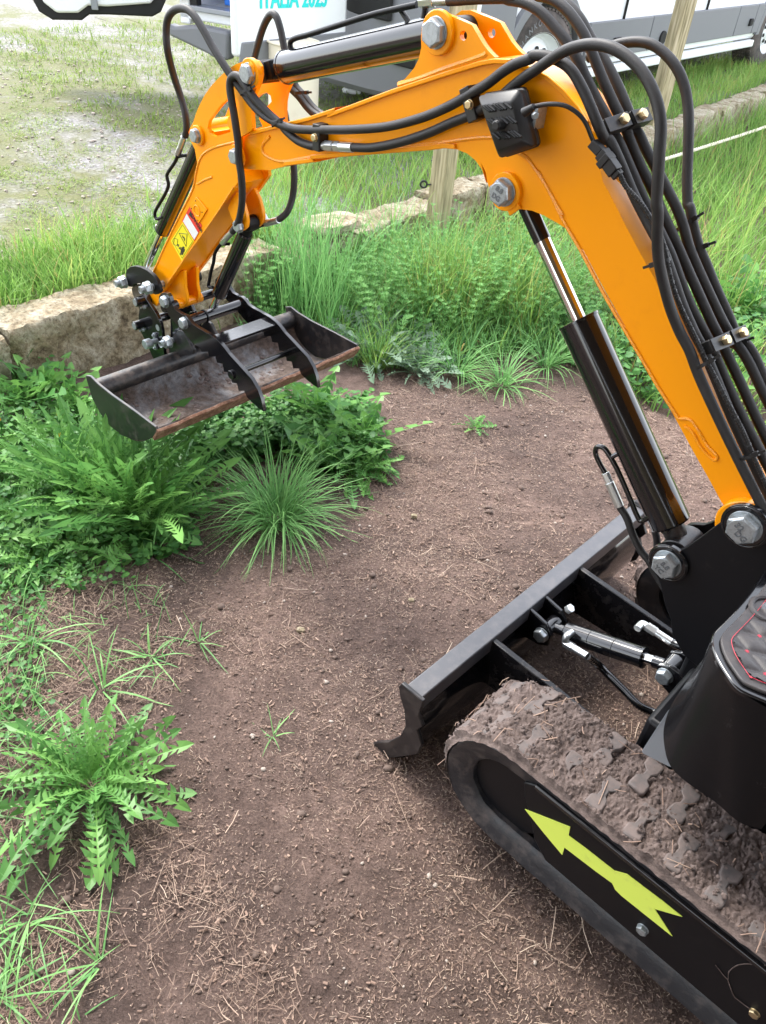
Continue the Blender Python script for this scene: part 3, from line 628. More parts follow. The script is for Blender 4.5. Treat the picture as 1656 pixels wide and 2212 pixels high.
# ---- swing bracket
bn = 1.258
br = mp_(y1, [(165, 1010), (165, 930), (190, 870), (250, 835), (330, 835), (420, 845), (500, 820), (560, 790), (700, 690), (980, 478), (1040, 420), (1130, 378), (1230, 372), (1330, 410), (1400, 480), (1440, 560), (1600, 800), (1700, 1500), (1650, 2300), (900, 2300), (520, 2000), (430, 1850), (385, 1760), (370, 1600), (310, 1450), (275, 1300), (245, 1180)])
sb = MB().prism(TT(br, bn), Rd*.012).build('swing_bracket', m_bk, ex, .0015)
MB().prism([p+Rd*.118 for p in TT(br, bn)], Rd*.012).build('far_plate', m_bk, sb, .0015)
MB().box(M(.10, T0+.005, .47), Fd*.14, Rd*.05, ZZ*.12).build('swing_post', m_bk, sb, .01)
def sbolt(px, R, txt):
    q = T(px, bn-.022); s_, _, z_ = st(q)
    MB().cyl(M(s_, bn-.008, z_), M(s_, bn+.001, z_), R*1.5, 32).tube([M(s_+R*1.35*math.cos(a), bn-.008, z_+R*1.35*math.sin(a)) for a in np.linspace(0, 2*math.pi, 33)], .0025, 6, False).build('boss', m_bg, sb, .001)
    o = MB().hexb(M(s_, bn-.007, z_), -Rd, R, .017, .15).build('pin_bolt', m_zn, sb, .0008)
    for body, dx, dz in txt: text('stamp', body, R*.55, M(s_-dx*R, bn-.0285, z_+dz*R), -Fd-ZZ*.4, ZZ-Fd*.4, m_stamp, o, .0006, bold=.0004)
sbolt(y1(1150, 612), .0285, [('32', -.15, .28), ('DG', .15, -.3)]); sbolt(y1(295, 1015), .0265, [('8.8', .1, .28), ('YC', -.2, -.28)])

# ---- dozer blade
ba = .897; bb = 1.835
bl = MB().box(M(.62, (ba+bb)/2, .2475), Fd*.0225, Rd*(bb-ba)/2, ZZ*.0225)
m_bar = mat('blade_bar_paint', (.06, .06, .068), .36, 0, 0, .6); grime(m_bar, (.055, .056, .064), (.13, .12, .12), 34, .45, .8, (.35, .6), .6)
blade = bl.build('dozer_blade', m_bar, ex, .003)
sec2 = [(.625, .226), (.602, .20), (.585, .16), (.585, .11), (.603, .06), (.635, .015), (.665, -.01)]
fine2 = [tuple(p) for p in catmull([np.array(p) for p in sec2], 4)]
mb = MB(); sheet(mb, fine2, ba, bb, .006, 8); mb.build('mouldboard', m_bg, blade)
ep = [(.593, .222), (.588, .275), (.648, .278), (.655, .262), (.648, .235), (.632, .205), (.622, .16), (.632, .11), (.66, .06), (.70, .015), (.715, -.012), (.672, -.012), (.640, .02), (.605, .065), (.578, .10), (.572, .14), (.590, .175), (.578, .20)]
for tt in (ba-.010, bb): MB().prism([M(s_, tt, z_) for s_, z_ in ep], Rd*.010).build('end_plate', m_bd, blade, .002)
MB().cyl(M(.64, bb+.01, .27), M(.60, bb+.01, .27), .012, 16).build('edge_bar', m_bd, blade, .002)
for t_ in (1.145, 1.505):
    MB().prism([M(.600, t_-.007, .262), M(.24, t_-.007, .235), M(.20, t_-.007, .20), M(.20, t_-.007, .13), M(.60, t_-.007, .12)], Rd*.015).build('push_arm', m_arm, blade, .002)
for t_ in (T0-.035, T0+.028):
    MB().prism([M(.602, t_, .262), M(.55, t_, .25), M(.528, t_, .225), M(.53, t_, .19), M(.555, t_, .175), M(.60, t_, .17)], Rd*.010).build('cylinder_lug', m_bg, blade, .002)
# stain patches
# ---- blade cylinder
A_ = M(.551, T0, .217); B_ = M(.262, T0, .322); vv = B_-A_; L_ = np.linalg.norm(vv)
blc, C_, d_ = cylinder('blade_cylinder', A_+vv*.14, B_, .0235, .76, .0125)
MB().cyl(A_-Rd*.022, A_+Rd*.022, .020, 24).cyl(A_, A_+vv*.16, .013, 16).build('cylinder_eye', m_bg, blc, .002)
MB().cyl(B_-Rd*.02, B_+Rd*.02, .023, 24).cyl(B_-vv*.14, B_, .0145, 16).build('rod_eye', m_bg, blc, .002)
mb = MB()
for k in (.36, .56): 
    c = A_+vv*k; mb.tube([c+(Rd*math.cos(a)+np.cross(vv/L_, Rd)*math.sin(a))*.0237 for a in np.linspace(0, 2*math.pi, 33)], .0007, 4, False)
mb.build('seam_ring', m_bk, blc)
for c, t_ in ((A_, T0-.037), (B_, T0-.032)):
    s_, _, z_ = st(c); MB().hexb(M(s_, t_, z_), -Rd, .0175, .013, .1).build('bolt', m_zn, blc, .0008)
for t_ in (T0-.032, T0+.022):
    MB().prism([M(.285, t_, .335), M(.262, t_, .352), M(.235, t_, .35), M(.10, t_, .31), M(.10, t_, .22), M(.25, t_, .285), M(.280, t_, .30)], Rd*.010).build('frame_lug', m_bg, blc, .002)
def elbow(p0, p1, p2, p3, hose):
    mb = MB().cyl(p0, p1, .0085, 16).tube(catmull([p0, p1, p2], 4), .008, 14).cyl(p2, p2+(p3-p2)*.38, .0105, 6).cyl(p2+(p3-p2)*.38, p3, .0088, 16)
    o = mb.build('elbow_fitting', m_tag, blc, .0006)
    mb = MB().tube(catmull(hose, 6), .0082, 14)
    hh = catmull(hose, 14)
    for i in range(3, len(hh)-2, 2): 
        d = hh[i+1]-hh[i]; d /= np.linalg.norm(d); mb.cyl(hh[i]-d*.0012, hh[i]+d*.0012, .0096, 12)
    mb.build('wrapped_hose', m_bg, blc)
tn_ = T0-.045
elbow(T(y2(385, 680), tn_+.025), T(y2(345, 715), tn_), T(y2(335, 770), tn_), T(y2(520, 880), tn_-.01),
      [T(y2(520, 880), tn_-.01)]+[gz(y2(*p), z) for p, z in (((620, 960), .20), ((720, 1060), .20), ((830, 1170), .20), ((950, 1290), .20), ((1080, 1350), .20), ((1200, 1400), .22))])
tn_ = T0+.05
elbow(T(y2(930, 650), tn_-.02), T(y2(970, 610), tn_), T(y2(1010, 630), tn_), T(y2(1215, 765), tn_),
      [T(y2(1215, 765), tn_), T(y2(1260, 785), tn_), T(y2(1330, 810), tn_), T(y2(1450, 850), tn_)])
MB().cyl(T(y2(355, 495), T0+.03), T(y2(385, 480), T0+.03), .011, 6).build('elbow_fitting', m_tag, blc, .001)

# ---- tracks
def track(tnear, tfar, label_side):
    sf, sr, zc, R = .355, -.95, .205, .135
    def loop(off, n_arc=18, n_lin=70):
        pts = []
        r_ = R+off
        for k in range(n_lin): pts.append((sr+(sf-sr)*k/n_lin, zc+r_))
        for k in range(n_arc): a = math.pi/2-math.pi*k/n_arc; pts.append((sf+r_*math.cos(a), zc+r_*math.sin(a)))
        for k in range(n_lin): pts.append((sf+(sr-sf)*k/n_lin, zc-r_))
        for k in range(n_arc): a = -math.pi/2-math.pi*k/n_arc; pts.append((sr+r_*math.cos(a), zc+r_*math.sin(a)))
        return pts
    prof = [(-.052, tnear+.020), (-.044, tnear+.012), (-.020, tnear+.008), (-.010, tnear+.003), (.000, tnear+.001), (.006, tnear+.006), (.006, tfar-.010), (-.002, tfar-.006), (-.052, tfar-.012), (-.052, tfar-.03), (-.022, tfar-.034), (-.022, tnear+.040), (-.052, tnear+.034)]
    L = [loop(o) for o, _ in prof]; n_ = len(L[0]); m_ = len(prof); vs = []; fs = []
    for i in range(n_):
        for k, (o, t_) in enumerate(prof):
            w_ = .0022*noise.noise(Vector((i*.5, k*.4, 0))) if k < 6 else 0
            vs.append(M(L[k][i][0], t_+w_, L[k][i][1]))
    for i in range(n_):
        j = (i+1) % n_
        for k in range(m_): k2 = (k+1) % m_; fs.append((i*m_+k, i*m_+k2, j*m_+k2, j*m_+k))
    trm = MB().add(vs, fs)
    # arc-length placement of lugs
    C = loop(.006, 18, 70); C = C+[C[0]]; seg = [0]
    for a, b in zip(C, C[1:]): seg.append(seg[-1]+math.hypot(b[0]-a[0], b[1]-a[1]))
    def at(u):
        u %= seg[-1]; i = max(0, np.searchsorted(seg, u)-1); f = (u-seg[i])/(seg[i+1]-seg[i])
        a = np.array(C[i]); b = np.array(C[i+1]); d = (b-a)/np.linalg.norm(b-a); return a+(b-a)*f, d
    tr = trm.build('rubber_track', m_belt, ex, smooth=40)
    pitch = .0755; nl = int(seg[-1]/pitch); pitch = seg[-1]/nl; w_ = tfar-tnear
    out = [(-.52, -.30), (-.44, -.36), (-.16, -.32), (-.05, -.16), (.12, -.14), (.26, -.36), (.50, -.38), (.54, -.28), (.52, .24), (.44, .30), (.20, .26), (.06, .12), (-.14, .12), (-.24, .30), (-.48, .30), (-.54, .2)]
    cnt = 0
    for k in range(nl):
        for row in (0, 1):
            uc = (k+.5*row+.12)*pitch
            p, d = at(uc)
            if p[0] < -.35: continue
            tc_ = tnear+w_*(.27 if row == 0 else .72); vs = []
            jit = random.uniform(-.004, .002)
            for h, sc_ in ((-.004, 1.05), (.014+jit, 1.0), (.0165+jit, .90)):
                for (a, b) in out:
                    b2 = b if row == 0 else -b
                    q, d2 = at(uc+b2*.050*sc_); nrm_ = np.array([-d2[1], d2[0]]); 
                    vs.append(M(q[0]+nrm_[0]*h, tc_+a*.078*sc_, q[1]+nrm_[1]*h))
            n2 = len(out); fs = [tuple(range(2*n2, 3*n2))]
            for l in (0, 1):
                for i in range(n2): fs.append((l*n2+i, l*n2+(i+1) % n2, (l+1)*n2+(i+1) % n2, (l+1)*n2+i))
            MB().add(vs, fs).build('tread_lug', m_lug, tr, .0015); cnt += 1
    # mud packed between the lugs
    nu, nw = 620, 84; u0, u1 = 0.0, 0
    ub = seg[70]*.42; ue = seg[70]+.30; vs = []; fs = []
    for i in range(nu+1):
        q, d2 = at(ub+(ue-ub)*i/nu); nrm_ = np.array([-d2[1], d2[0]])
        if nrm_[1] < -.99: pass
        for j in range(nw+1):
            a = j/nw; t_ = tnear-.002+(w_+.002)*a; P_ = Vector((q[0]*1, t_, q[1]))
            h = .0135+.009*noise.fractal(P_*24, 1., 2., 4)+.008*abs(noise.fractal(P_*95+Vector((7, 0, 0)), 1., 2., 4))-.002
            e = min(a, 1-a)*w_; h = h if e > .008 else min(h, .004)-.006*(1-e/.008)
            e2 = min(1, max(0, (nu-i)/60)); h = h*e2-(1-e2)*.008
            vs.append(M(q[0]+nrm_[0]*h, t_+.003*noise.noise(P_*60), q[1]+nrm_[1]*h))
    for i in range(nu):
        for j in range(nw): a = i*(nw+1)+j; fs.append((a, a+1, a+nw+2, a+nw+1))
    MB().add(vs, fs).build('packed_mud', m_mud, tr, smooth=60)
    mb = MB(); mb2_ = MB(); rg = random.Random(5)
    for k in range(900):
        u_ = ub+(ue-ub)*rg.random()**.9*.93; q, d2 = at(u_); nrm_ = np.array([-d2[1], d2[0]]); t_ = rg.uniform(tnear+.008, tfar-.008)
        if noise.noise(Vector((q[0]*18, t_*18, q[1]*18))) < -.1: continue
        h = .012+rg.uniform(0, .012); r0 = .001+.004*rg.random()**3; lump(mb, M(q[0]+nrm_[0]*h, t_, q[1]+nrm_[1]*h), r0, .8)
    mb.build('soil_crumbs', m_mud, tr, smooth=30)['kind'] = 'stuff'
    for k in range(130):
        u_ = ub+(ue-ub)*rg.random()*.97; q, d2 = at(u_); nrm_ = np.array([-d2[1], d2[0]]); t_ = rg.uniform(tnear, tfar); h = .018+rg.uniform(0, .010)
        a_ = rg.uniform(0, 6.28); L_ = rg.uniform(.006, .03)*(2.2 if rg.random() < .12 else 1); c = M(q[0]+nrm_[0]*h, t_, q[1]+nrm_[1]*h)
        d_ = (M(d2[0], 0, d2[1])*math.cos(a_)+Rd*math.sin(a_)); mb2_.tube([c-d_*L_/2-M(nrm_[0], 0, nrm_[1])*.003, c+Rd*rg.uniform(-.002, .002), c+d_*L_/2+M(nrm_[0], 0, nrm_[1])*rg.uniform(-.004, .006)], .0006+.0006*rg.random(), 4)
        mb2_.tint += [rg.uniform(.0, .65)]*12
    mb2_.build('straw_bits', m_str, tr, smooth=0)['kind'] = 'stuff'
    # frame
    fp = [(.30, .318), (.325, .30), (.315, .265), (.30, .235), (.285, .205), (.27, .17), (.235, .135), (-.9, .135), (-.9, .318)]
    tfm = tnear+.005
    fr_ = MB().prism([M(s_, tfm, z_) for s_, z_ in fp], Rd*(w_-.02)).build('track_frame', m_bk, ex, .003)
    MB().box(M(-.3, tnear+.002, .322), Fd*.60, Rd*.006, ZZ*.006).build('frame_rim', m_bg, fr_, .003)
    # idler wheel
    mb = MB()
    for r_, t_ in ((.098, tnear+.03), (.098, tfar-.04)): mb.cyl(M(sf, t_, zc), M(sf, t_+.02, zc), r_, 40)
    mb.cyl(M(sf, tnear+.040, zc), M(sf, tfar-.01, zc), .030, 24)
    mb.cyl(M(sf, tnear+.045, zc), M(sf, tnear+.05, zc), .10, 40)
    mb.build('idler_wheel', m_bk, fr_, .002)
    return tr, fr_, tfm
tr, frm, tfm = track(.866, 1.064, 'near')
arrow = mp_(z8, [(440, 675), (668, 765), (660, 808), (750, 875), (890, 985), (955, 1003), (1030, 1060), (1130, 1135), (1232, 1217), (1093, 1177), (1183, 1316), (1050, 1210), (925, 1110), (895, 1080), (880, 1048), (800, 990), (640, 868), (628, 905), (540, 800)])
MB().prism(TT(arrow, tfm-.0015), Rd*.0012).build('arrow_sticker', m_yel, frm)
MB().hexb(T(z8(1036, 1275), tfm), -Rd, .0105, .008, .3).build('bolt', m_zn, frm, .0006)
MB().hexb(T(z8(1598, 1698), tfm), -Rd, .0085, .006, .3).build('bolt', m_br, frm, .0006)
MB().tube(catmull(TT(mp_(z8, [(1400, 1460), (1460, 1530), (1470, 1490), (1530, 1455), (1656, 1460)]), tfm-.002), 6), .0009, 5).tube(catmull(TT(mp_(z8, [(1460, 1530), (1490, 1610), (1520, 1640), (1600, 1700)]), tfm-.002), 6), .0009, 5).build('root_strand', m_mud, frm)
track(1.64, 1.838, 'far')

# ---- footwell deck with quilted mat
deck_px = mp_(y1, [(1500, 900), (1427, 1030), (1330, 1190), (1230, 1330), (1110, 1470), (1000, 1585), (900, 1680), (845, 1740), (820, 1810), (828, 1880), (850, 1960), (885, 2040), (935, 2130)]) + mp_(z7, [(1530, 975), (1590, 1005), (1656, 1032)])
dz = .715
for _ in range(2):
    deck_px = [deck_px[0]]+[q_ for a_, b_ in zip(deck_px, deck_px[1:]) for q_ in ((a_[0]*.75+b_[0]*.25, a_[1]*.75+b_[1]*.25), (a_[0]*.25+b_[0]*.75, a_[1]*.25+b_[1]*.75))]+[deck_px[-1]]
dk = [gz(p, dz) for p in deck_px]
q0 = st(dk[0]); q1 = st(dk[-1])
outer = [M(-.30, q0[1]+.20, dz)] + dk + [M(-.03, q1[1]-.0, dz), M(-.30, q1[1]-.02, dz)]
def inset(poly, d, z):
    P = [np.array(p[:2]) for p in poly]; n_ = len(P); out_ = []
    area = sum(P[i][0]*P[(i+1) % n_][1]-P[(i+1) % n_][0]*P[i][1] for i in range(n_)); sg = 1 if area > 0 else -1
    for i in range(n_):
        a = P[i-1]; b = P[(i+1) % n_]; t_ = (b-a)/np.linalg.norm(b-a); out_.append(np.array([*(P[i]+sg*d*np.array([-t_[1], t_[0]])), z]))
    return out_
deck = MB().prism(outer, -ZZ*.012).build('footwell_deck', m_bg, ex, .004)
skb = mp_(z8, [(1270, 20), (1215, 90), (1165, 180), (1140, 270), (1142, 350), (1160, 430), (1200, 490), (1270, 550), (1400, 640), (1520, 740), (1656, 850)])
zb = .50
lower = [gz(p, zb) for p in skb]
ups = []
idx = np.linspace(2, len(dk)-1, len(lower))
for u_ in idx:
    i = int(min(len(dk)-2, math.floor(u_))); f = u_-i; ups.append(dk[i]*(1-f)+dk[i+1]*f)
ups[-1] = np.array(outer[-2]); lower[-1] = M(st(ups[-1])[0], st(ups[-1])[1]-.02, zb)
ups = catmull(ups, 5); lower = catmull(lower, 5)
vs = []; n_ = len(ups); rows = 8
for r_ in range(rows+1):
    f = r_/rows
    for a, b in zip(ups, lower):
        p = a*(1-f)+b*f; vs.append(p-ZZ*.004*(1-f))
fs = [(r_*n_+i, r_*n_+i+1, (r_+1)*n_+i+1, (r_+1)*n_+i) for r_ in range(rows) for i in range(n_-1)]
MB().add(vs, fs).build('skirt', m_sk, deck, smooth=50)
matp = inset(outer, .012, dz+.006); matp = [p for p in matp]
mo = MB().prism(matp, -ZZ*.006).build('quilted_mat', m_vin, deck, .002)
# puffy quilt: a heightfield clipped to the mat outline
def inside(p, poly):
    c = False; n_ = len(poly)
    for i in range(n_):
        a, b = poly[i], poly[i-1]
        if (a[1] > p[1]) != (b[1] > p[1]) and p[0] < (b[0]-a[0])*(p[1]-a[1])/(b[1]-a[1])+a[0]: c = not c
    return c
ins = [(st(p)[0], st(p)[1]) for p in inset(outer, .030, 0)]
gs = .0035; s0, s1_, t0_, t1_ = -.30, .25, .85, 1.55; ni = int((s1_-s0)/gs); nj = int((t1_-t0_)/gs); vid = {}; vs = []; fs = []
pq = .052
for i in range(ni):
    for j in range(nj):
        a = s0+i*gs; b = t0_+j*gs
        if not inside((a+gs/2, b+gs/2), ins): continue
        ids = []
        for (di, dj) in ((0, 0), (1, 0), (1, 1), (0, 1)):
            k = (i+di, j+dj)
            if k not in vid:
                x = s0+k[0]*gs; y = t0_+k[1]*gs; e1 = (x+y*1.7)/pq/1.5; e2 = (x-y*1.7)/pq/1.5
                g1 = abs(math.sin(math.pi*e1)); g2 = abs(math.sin(math.pi*e2)); h = .007*(min(g1, g2)**.45)
                vid[k] = len(vs); vs.append(M(x, y, dz+.003+h))
            ids.append(vid[k])
        fs.append(ids)
MB().add(vs, fs).build('quilting', m_vin, mo, smooth=80)
mb = MB(); ip = inset(outer, .027, dz+.0085); ip = catmull(ip[1:-2], 8)
for i in range(0, len(ip)-1):
    a, b = ip[i], ip[i+1]; L_ = np.linalg.norm(b-a); k = max(1, int(L_/.0055))
    for q_ in range(k):
        c = a+(b-a)*(q_+.5)/k; d = (b-a)/L_*.0018; mb.tube([c-d, c+d], .0005, 5)
X = []
for i in range(-40, 60):
    for j in range(-60, 40):
        # crossings of the two quilt seams
        x = (i+j)*pq*1.5/2; y = (i-j)*pq*1.5/2/1.7
        if inside((x, y), ins):
            for a in range(4):
                an = math.pi/8+a*math.pi/4; d = M(math.cos(an), math.sin(an), 0)*.0055; c = M(x, y, dz+.0052); mb.tube([c-d, c+ZZ*.001, c+d], .0006, 5)
mb.build('stitching', m_red, mo)['kind'] = 'stuff'
q = gz(D(1656, 1310), dz)
MB().tube([gz(D(1662, 1318), dz+.006)+np.array([.028*math.cos(a), .028*math.sin(a), 0]) for a in np.linspace(0, 2*math.pi, 33)], .005, 8, False).build('hole_rim', m_vin, mo)
MB().cyl(gz(D(1668, 1322), dz-.002), gz(D(1668, 1322), dz+.008), .018, 24).build('pedal_stem', m_gal, mo)
# grey triangular side gusset under the deck
g_ = [gz(z8(1160, 178), .47), gz(z8(1028, 382), .40), gz(z8(1155, 446), .385), gz(z8(1240, 470), .385), gz(z8(1220, 130), .50)]
MB().prism(g_, -ZZ*.004+Fd*-.004).build('side_gusset', m_gal, ex, .001)
MB().box(M(-.2, 1.33, .30), Fd*.42, Rd*.24, ZZ*.10).box(M(-.2, 1.36, .47), Fd*.30, Rd*.13, ZZ*.09).build('chassis', m_bk, ex, .01)
mb = MB()
for a_, b_ in (((930, 240), (1010, 245)), ((1010, 300), (1070, 290))):
    pass
mb.tube(catmull([M(.20, 1.13, .25), M(.16, 1.11, .262), M(.12, 1.10, .245), M(.08, 1.115, .27)], 5), .012, 10).build('frame_bracket', m_bg, ex)

# ---- hoses
TH = {}
def hose(name, px, ts, r=.0088, parent=ex, k=6, seg=14, m=m_rub):
    n_ = len(px); al = np.concatenate([[0], np.cumsum([max(1., math.dist(px[i], px[i+1])) for i in range(n_-1)])]); ui = np.interp(np.linspace(0, n_-1, len(ts)), np.arange(n_), al); tv = np.interp(al, ui, ts)
    P_ = [T(p, t_) for p, t_ in zip(px, tv)]; o = MB().tube(catmull(P_, k), r, seg).build(name, m, parent); return o, P_
hA = mp_(z1, [(397, 1130), (408, 1060), (400, 950), (360, 800), (300, 620), (252, 420), (240, 270), (255, 150), (310, 82), (390, 70), (460, 115), (540, 235), (620, 380), (700, 510), (800, 660), (880, 765), (950, 860), (1050, 960), (1170, 1025), (1300, 1065), (1450, 1075)]) + \
     mp_(z2, [(100, 955), (300, 953), (550, 932), (800, 868), (1000, 785), (1150, 700), (1290, 615), (1400, 530), (1500, 470), (1610, 430)]) + mp_(z3, [(330, 316), (400, 318), (480, 345), (550, 400), (610, 500), (660, 610), (705, 720), (740, 790)]) + \
     mp_(w6, [(190, 450), (280, 640), (380, 880), (480, 1080), (560, 1230), (640, 1380), (720, 1600), (800, 1830), (900, 2060), (980, 2212)]) + mp_(z6, [(1340, 1260), (1440, 1500), (1560, 1760), (1700, 2050)])
hose('hydraulic_hose', hA, [1.30]*3+[1.255]*6+[1.262]*14+[1.285, 1.29, 1.30, 1.30, 1.30, 1.30, 1.30, 1.30, 1.30], k=6)
hB1 = mp_(z5, [(893, 882), (930, 825), (955, 750), (972, 620), (968, 450), (945, 280)]) + mp_(z1, [(835, 1180), (810, 1000), (785, 850), (768, 730), (775, 655), (810, 625), (855, 648), (920, 745), (1000, 850), (1100, 950), (1190, 1030), (1240, 1090), (1330, 1165), (1430, 1205), (1490, 1210)])
hose('hydraulic_hose', hB1, [1.285, 1.26, 1.25, 1.25, 1.252, 1.268, 1.268], k=6)
ft = [T(p, 1.268) for p in mp_(z2, [(60, 1070), (100, 1073), (160, 1076), (205, 1080), (300, 1085)])]
MB().cyl(ft[0], ft[1], .0085, 16).cyl(ft[1], ft[2], .0115, 6).cyl(ft[2]+(ft[3]-ft[2])*.2, ft[3], .0115, 6).cyl(ft[3], ft[4], .0100, 18).cyl(ft[1], ft[3], .008, 12).build('hose_fitting', m_tag, ex, .0006)
hB2 = mp_(z2, [(295, 1085), (450, 1085), (650, 1045), (850, 980), (1020, 905), (1180, 840), (1300, 770), (1400, 700), (1480, 630), (1560, 570), (1650, 510)]) + mp_(z3, [(420, 345), (500, 295), (580, 265), (680, 252), (780, 272), (870, 325), (950, 405), (1010, 510), (1045, 620), (1057, 730), (1050, 850), (1042, 1000), (1033, 1150)]) + \
      mp_(w6, [(595, 1050), (590, 1250), (600, 1440), (640, 1640), (700, 1860), (780, 2060), (860, 2212)]) + mp_(z6, [(1235, 1240), (1330, 1450), (1450, 1700), (1580, 1960), (1660, 2120)])
hose('hydraulic_hose', hB2, [1.268]*5+[1.25, 1.24, 1.235, 1.23, 1.22, 1.21, 1.21, 1.22, 1.24, 1.262, 1.268, 1.27, 1.27], k=6)
hC = mp_(z2, [(1000, 5), (1250, -10), (1500, -15)]) + mp_(z3, [(180, -5), (280, 15), (370, 65), (450, 150), (520, 235), (580, 330), (630, 440), (690, 560), (745, 660), (790, 760)]) + mp_(w6, [(270, 470), (380, 720), (480, 950), (590, 1170), (700, 1400), (790, 1640), (870, 1840), (980, 2050), (1060, 2212)]) + mp_(z6, [(1400, 1270), (1500, 1490), (1640, 1760), (1760, 2000)])
hose('hydraulic_hose', hC, [1.31, 1.315, 1.32, 1.325, 1.325, 1.325, 1.325, 1.325], k=6)
hD = mp_(z3, [(330, -30), (440, -5), (520, 55), (590, 145), (640, 235), (690, 360), (740, 480), (790, 590), (840, 690), (870, 760)]) + mp_(w6, [(350, 420), (440, 640), (540, 840), (640, 1070), (740, 1290), (850, 1540), (940, 1740), (1040, 1960), (1110, 2100), (1160, 2212)]) + mp_(z6, [(1500, 1300), (1600, 1520), (1760, 1850)])
hose('hydraulic_hose', hD, [1.36, 1.35, 1.348, 1.348, 1.348], k=6)
hE = mp_(z3, [(430, -30), (520, 20), (600, 110), (660, 220), (730, 330), (790, 440), (840, 550), (880, 650), (915, 740)]) + mp_(w6, [(440, 400), (500, 530), (580, 680), (680, 870), (760, 1030), (810, 1170), (860, 1350), (930, 1520), (1030, 1740), (1140, 1970), (1220, 2110)]) + mp_(z6, [(1540, 1150), (1660, 1400), (1800, 1650)])
hose('hydraulic_hose', hE, [1.40, 1.385, 1.372, 1.372, 1.372, 1.39], k=6)
hF = mp_(z3, [(640, 330), (700, 300), (780, 262), (860, 242), (940, 238), (1010, 255), (1080, 305), (1140, 375), (1185, 470), (1208, 580), (1215, 700), (1212, 850), (1207, 1000), (1210, 1150)]) + mp_(w6, [(868, 1020), (890, 1150), (940, 1340), (1000, 1480), (1080, 1680), (1180, 1900), (1260, 2080)]) + mp_(z6, [(1570, 1100), (1680, 1350), (1800, 1600)])
hose('hydraulic_hose', hF, [1.45, 1.46, 1.46, 1.455, 1.43, 1.405, 1.395, 1.395, 1.395], k=6)
hJ = mp_(z1, [(960, 520), (985, 420), (1010, 330), (1050, 210), (1100, 125), (1145, 130), (1180, 220), (1210, 360), (1225, 450), (1215, 600), (1200, 750), (1210, 880), (1235, 1010)])+mp_(z5, [(1340, 150), (1385, 260), (1402, 370), (1402, 480), (1388, 600), (1350, 710), (1300, 765), (1265, 785)])
hose('hydraulic_hose', hJ, [1.42, 1.42, 1.415, 1.41, 1.40, 1.40, 1.39, T0+.035], .0085)
for off in (0, 1):
    hK = mp_(z1, [(1230+off*55, 640), (1265+off*50, 720), (1340+off*45, 800), (1410+off*45, 890), (1480+off*50, 950), (1600+off*50, 1010), (1800, 1060), (2000, 1050)])
    hose('hydraulic_hose', hK, [1.41+off*.01], .0088)
hz1 = mp_(w6, [(262, 690), (290, 770), (330, 840), (400, 915), (470, 1000), (540, 1110), (610, 1230), (655, 1360), (680, 1500), (730, 1700), (810, 1900), (900, 2080), (960, 2212)])+mp_(z6, [(1280, 1150), (1340, 1260), (1420, 1420), (1510, 1590), (1600, 1800), (1720, 2080)])
o, P_ = hose('spiral_wrap_cable', hz1, [1.262, 1.27, 1.27, 1.275, 1.275], .0038, m=m_pl)
mb = MB(); hh = catmull(P_, 9); acc = 0
pts = []
for i in range(len(hh)-1):
    L_ = np.linalg.norm(hh[i+1]-hh[i]); d = (hh[i+1]-hh[i])/L_; a = np.cross(d, ZZ); a /= np.linalg.norm(a); b = np.cross(d, a)
    k = max(2, int(L_/.0011))
    for q_ in range(k):
        th_ = (acc+L_*q_/k)/.005*2*math.pi; pts.append(hh[i]+(hh[i+1]-hh[i])*q_/k+(a*math.cos(th_)+b*math.sin(th_))*.0042)
    acc += L_
MB().tube(pts, .0011, 4).build('spiral_wrap', m_pl, o)
# clamps
def clamp_side(px_c, t0, hgt, wid, bolt_px, m_b=m_br):
    c = T(px_c, t0); d1 = T(hgt, t0)-c; d1 /= np.linalg.norm(d1); L_ = np.linalg.norm(T(hgt, t0)-c); d2 = np.cross(d1, Rd)
    o = MB().box(c+Rd*.000, d1*L_, Rd*.014, d2*wid).build('hose_clamp', m_pl, ex, .0015)
    q = T(bolt_px, t0-.014); MB().hexb(q, -Rd, .0078, .006, .2).build('clamp_bolt', m_b, o, .0005)
clamp_side(z2(60, 1008), 1.270, z2(60, 908), .0105, z2(22, 1012)); clamp_side(z2(1180, 765), 1.270, z2(1145, 640), .0105, z2(1160, 770))
def clamp_top(pA, pB, tA, tB, lift, bolts):
    a = T(pA, tA); b = T(pB, tB); c = (a+b)/2; d = b-a; L_ = np.linalg.norm(d)/2
    tang = T(w6(300, 640), 1.3)-T(w6(160, 330), 1.3) if lift == 0 else T(w6(1100, 2212), 1.3)-T(w6(960, 1900), 1.3)
    tang /= np.linalg.norm(tang); nrm_ = np.cross(tang, d/np.linalg.norm(d)); nrm_ /= np.linalg.norm(nrm_)
    if nrm_@(OO-c) < 0: nrm_ = -nrm_
    o = MB().box(c+nrm_*.006, d/2, tang*.0115, nrm_*.010).build('hose_clamp', m_pl, ex, .002)
    MB().box(c+nrm_*.0172, d/2*.98, tang*.0115, nrm_*.0014).build('clamp_cover', m_bd, o, .0006)
    for f in bolts:
        p = a+d*f+nrm_*.0186; MB().hexb(p, nrm_, .0088, .0085, .2, False).build('clamp_bolt', m_br, o, .0008)
clamp_top(w6(105, 370), w6(300, 305), 1.285, 1.338, 0, [.68]); clamp_top(w6(325, 300), w6(465, 270), 1.340, 1.385, 0, [.42])
clamp_top(w6(980, 2205), w6(1140, 2140), 1.285, 1.34, 1, [.62]); clamp_top(w6(1150, 2130), w6(1275, 2080), 1.342, 1.39, 1, [.55])
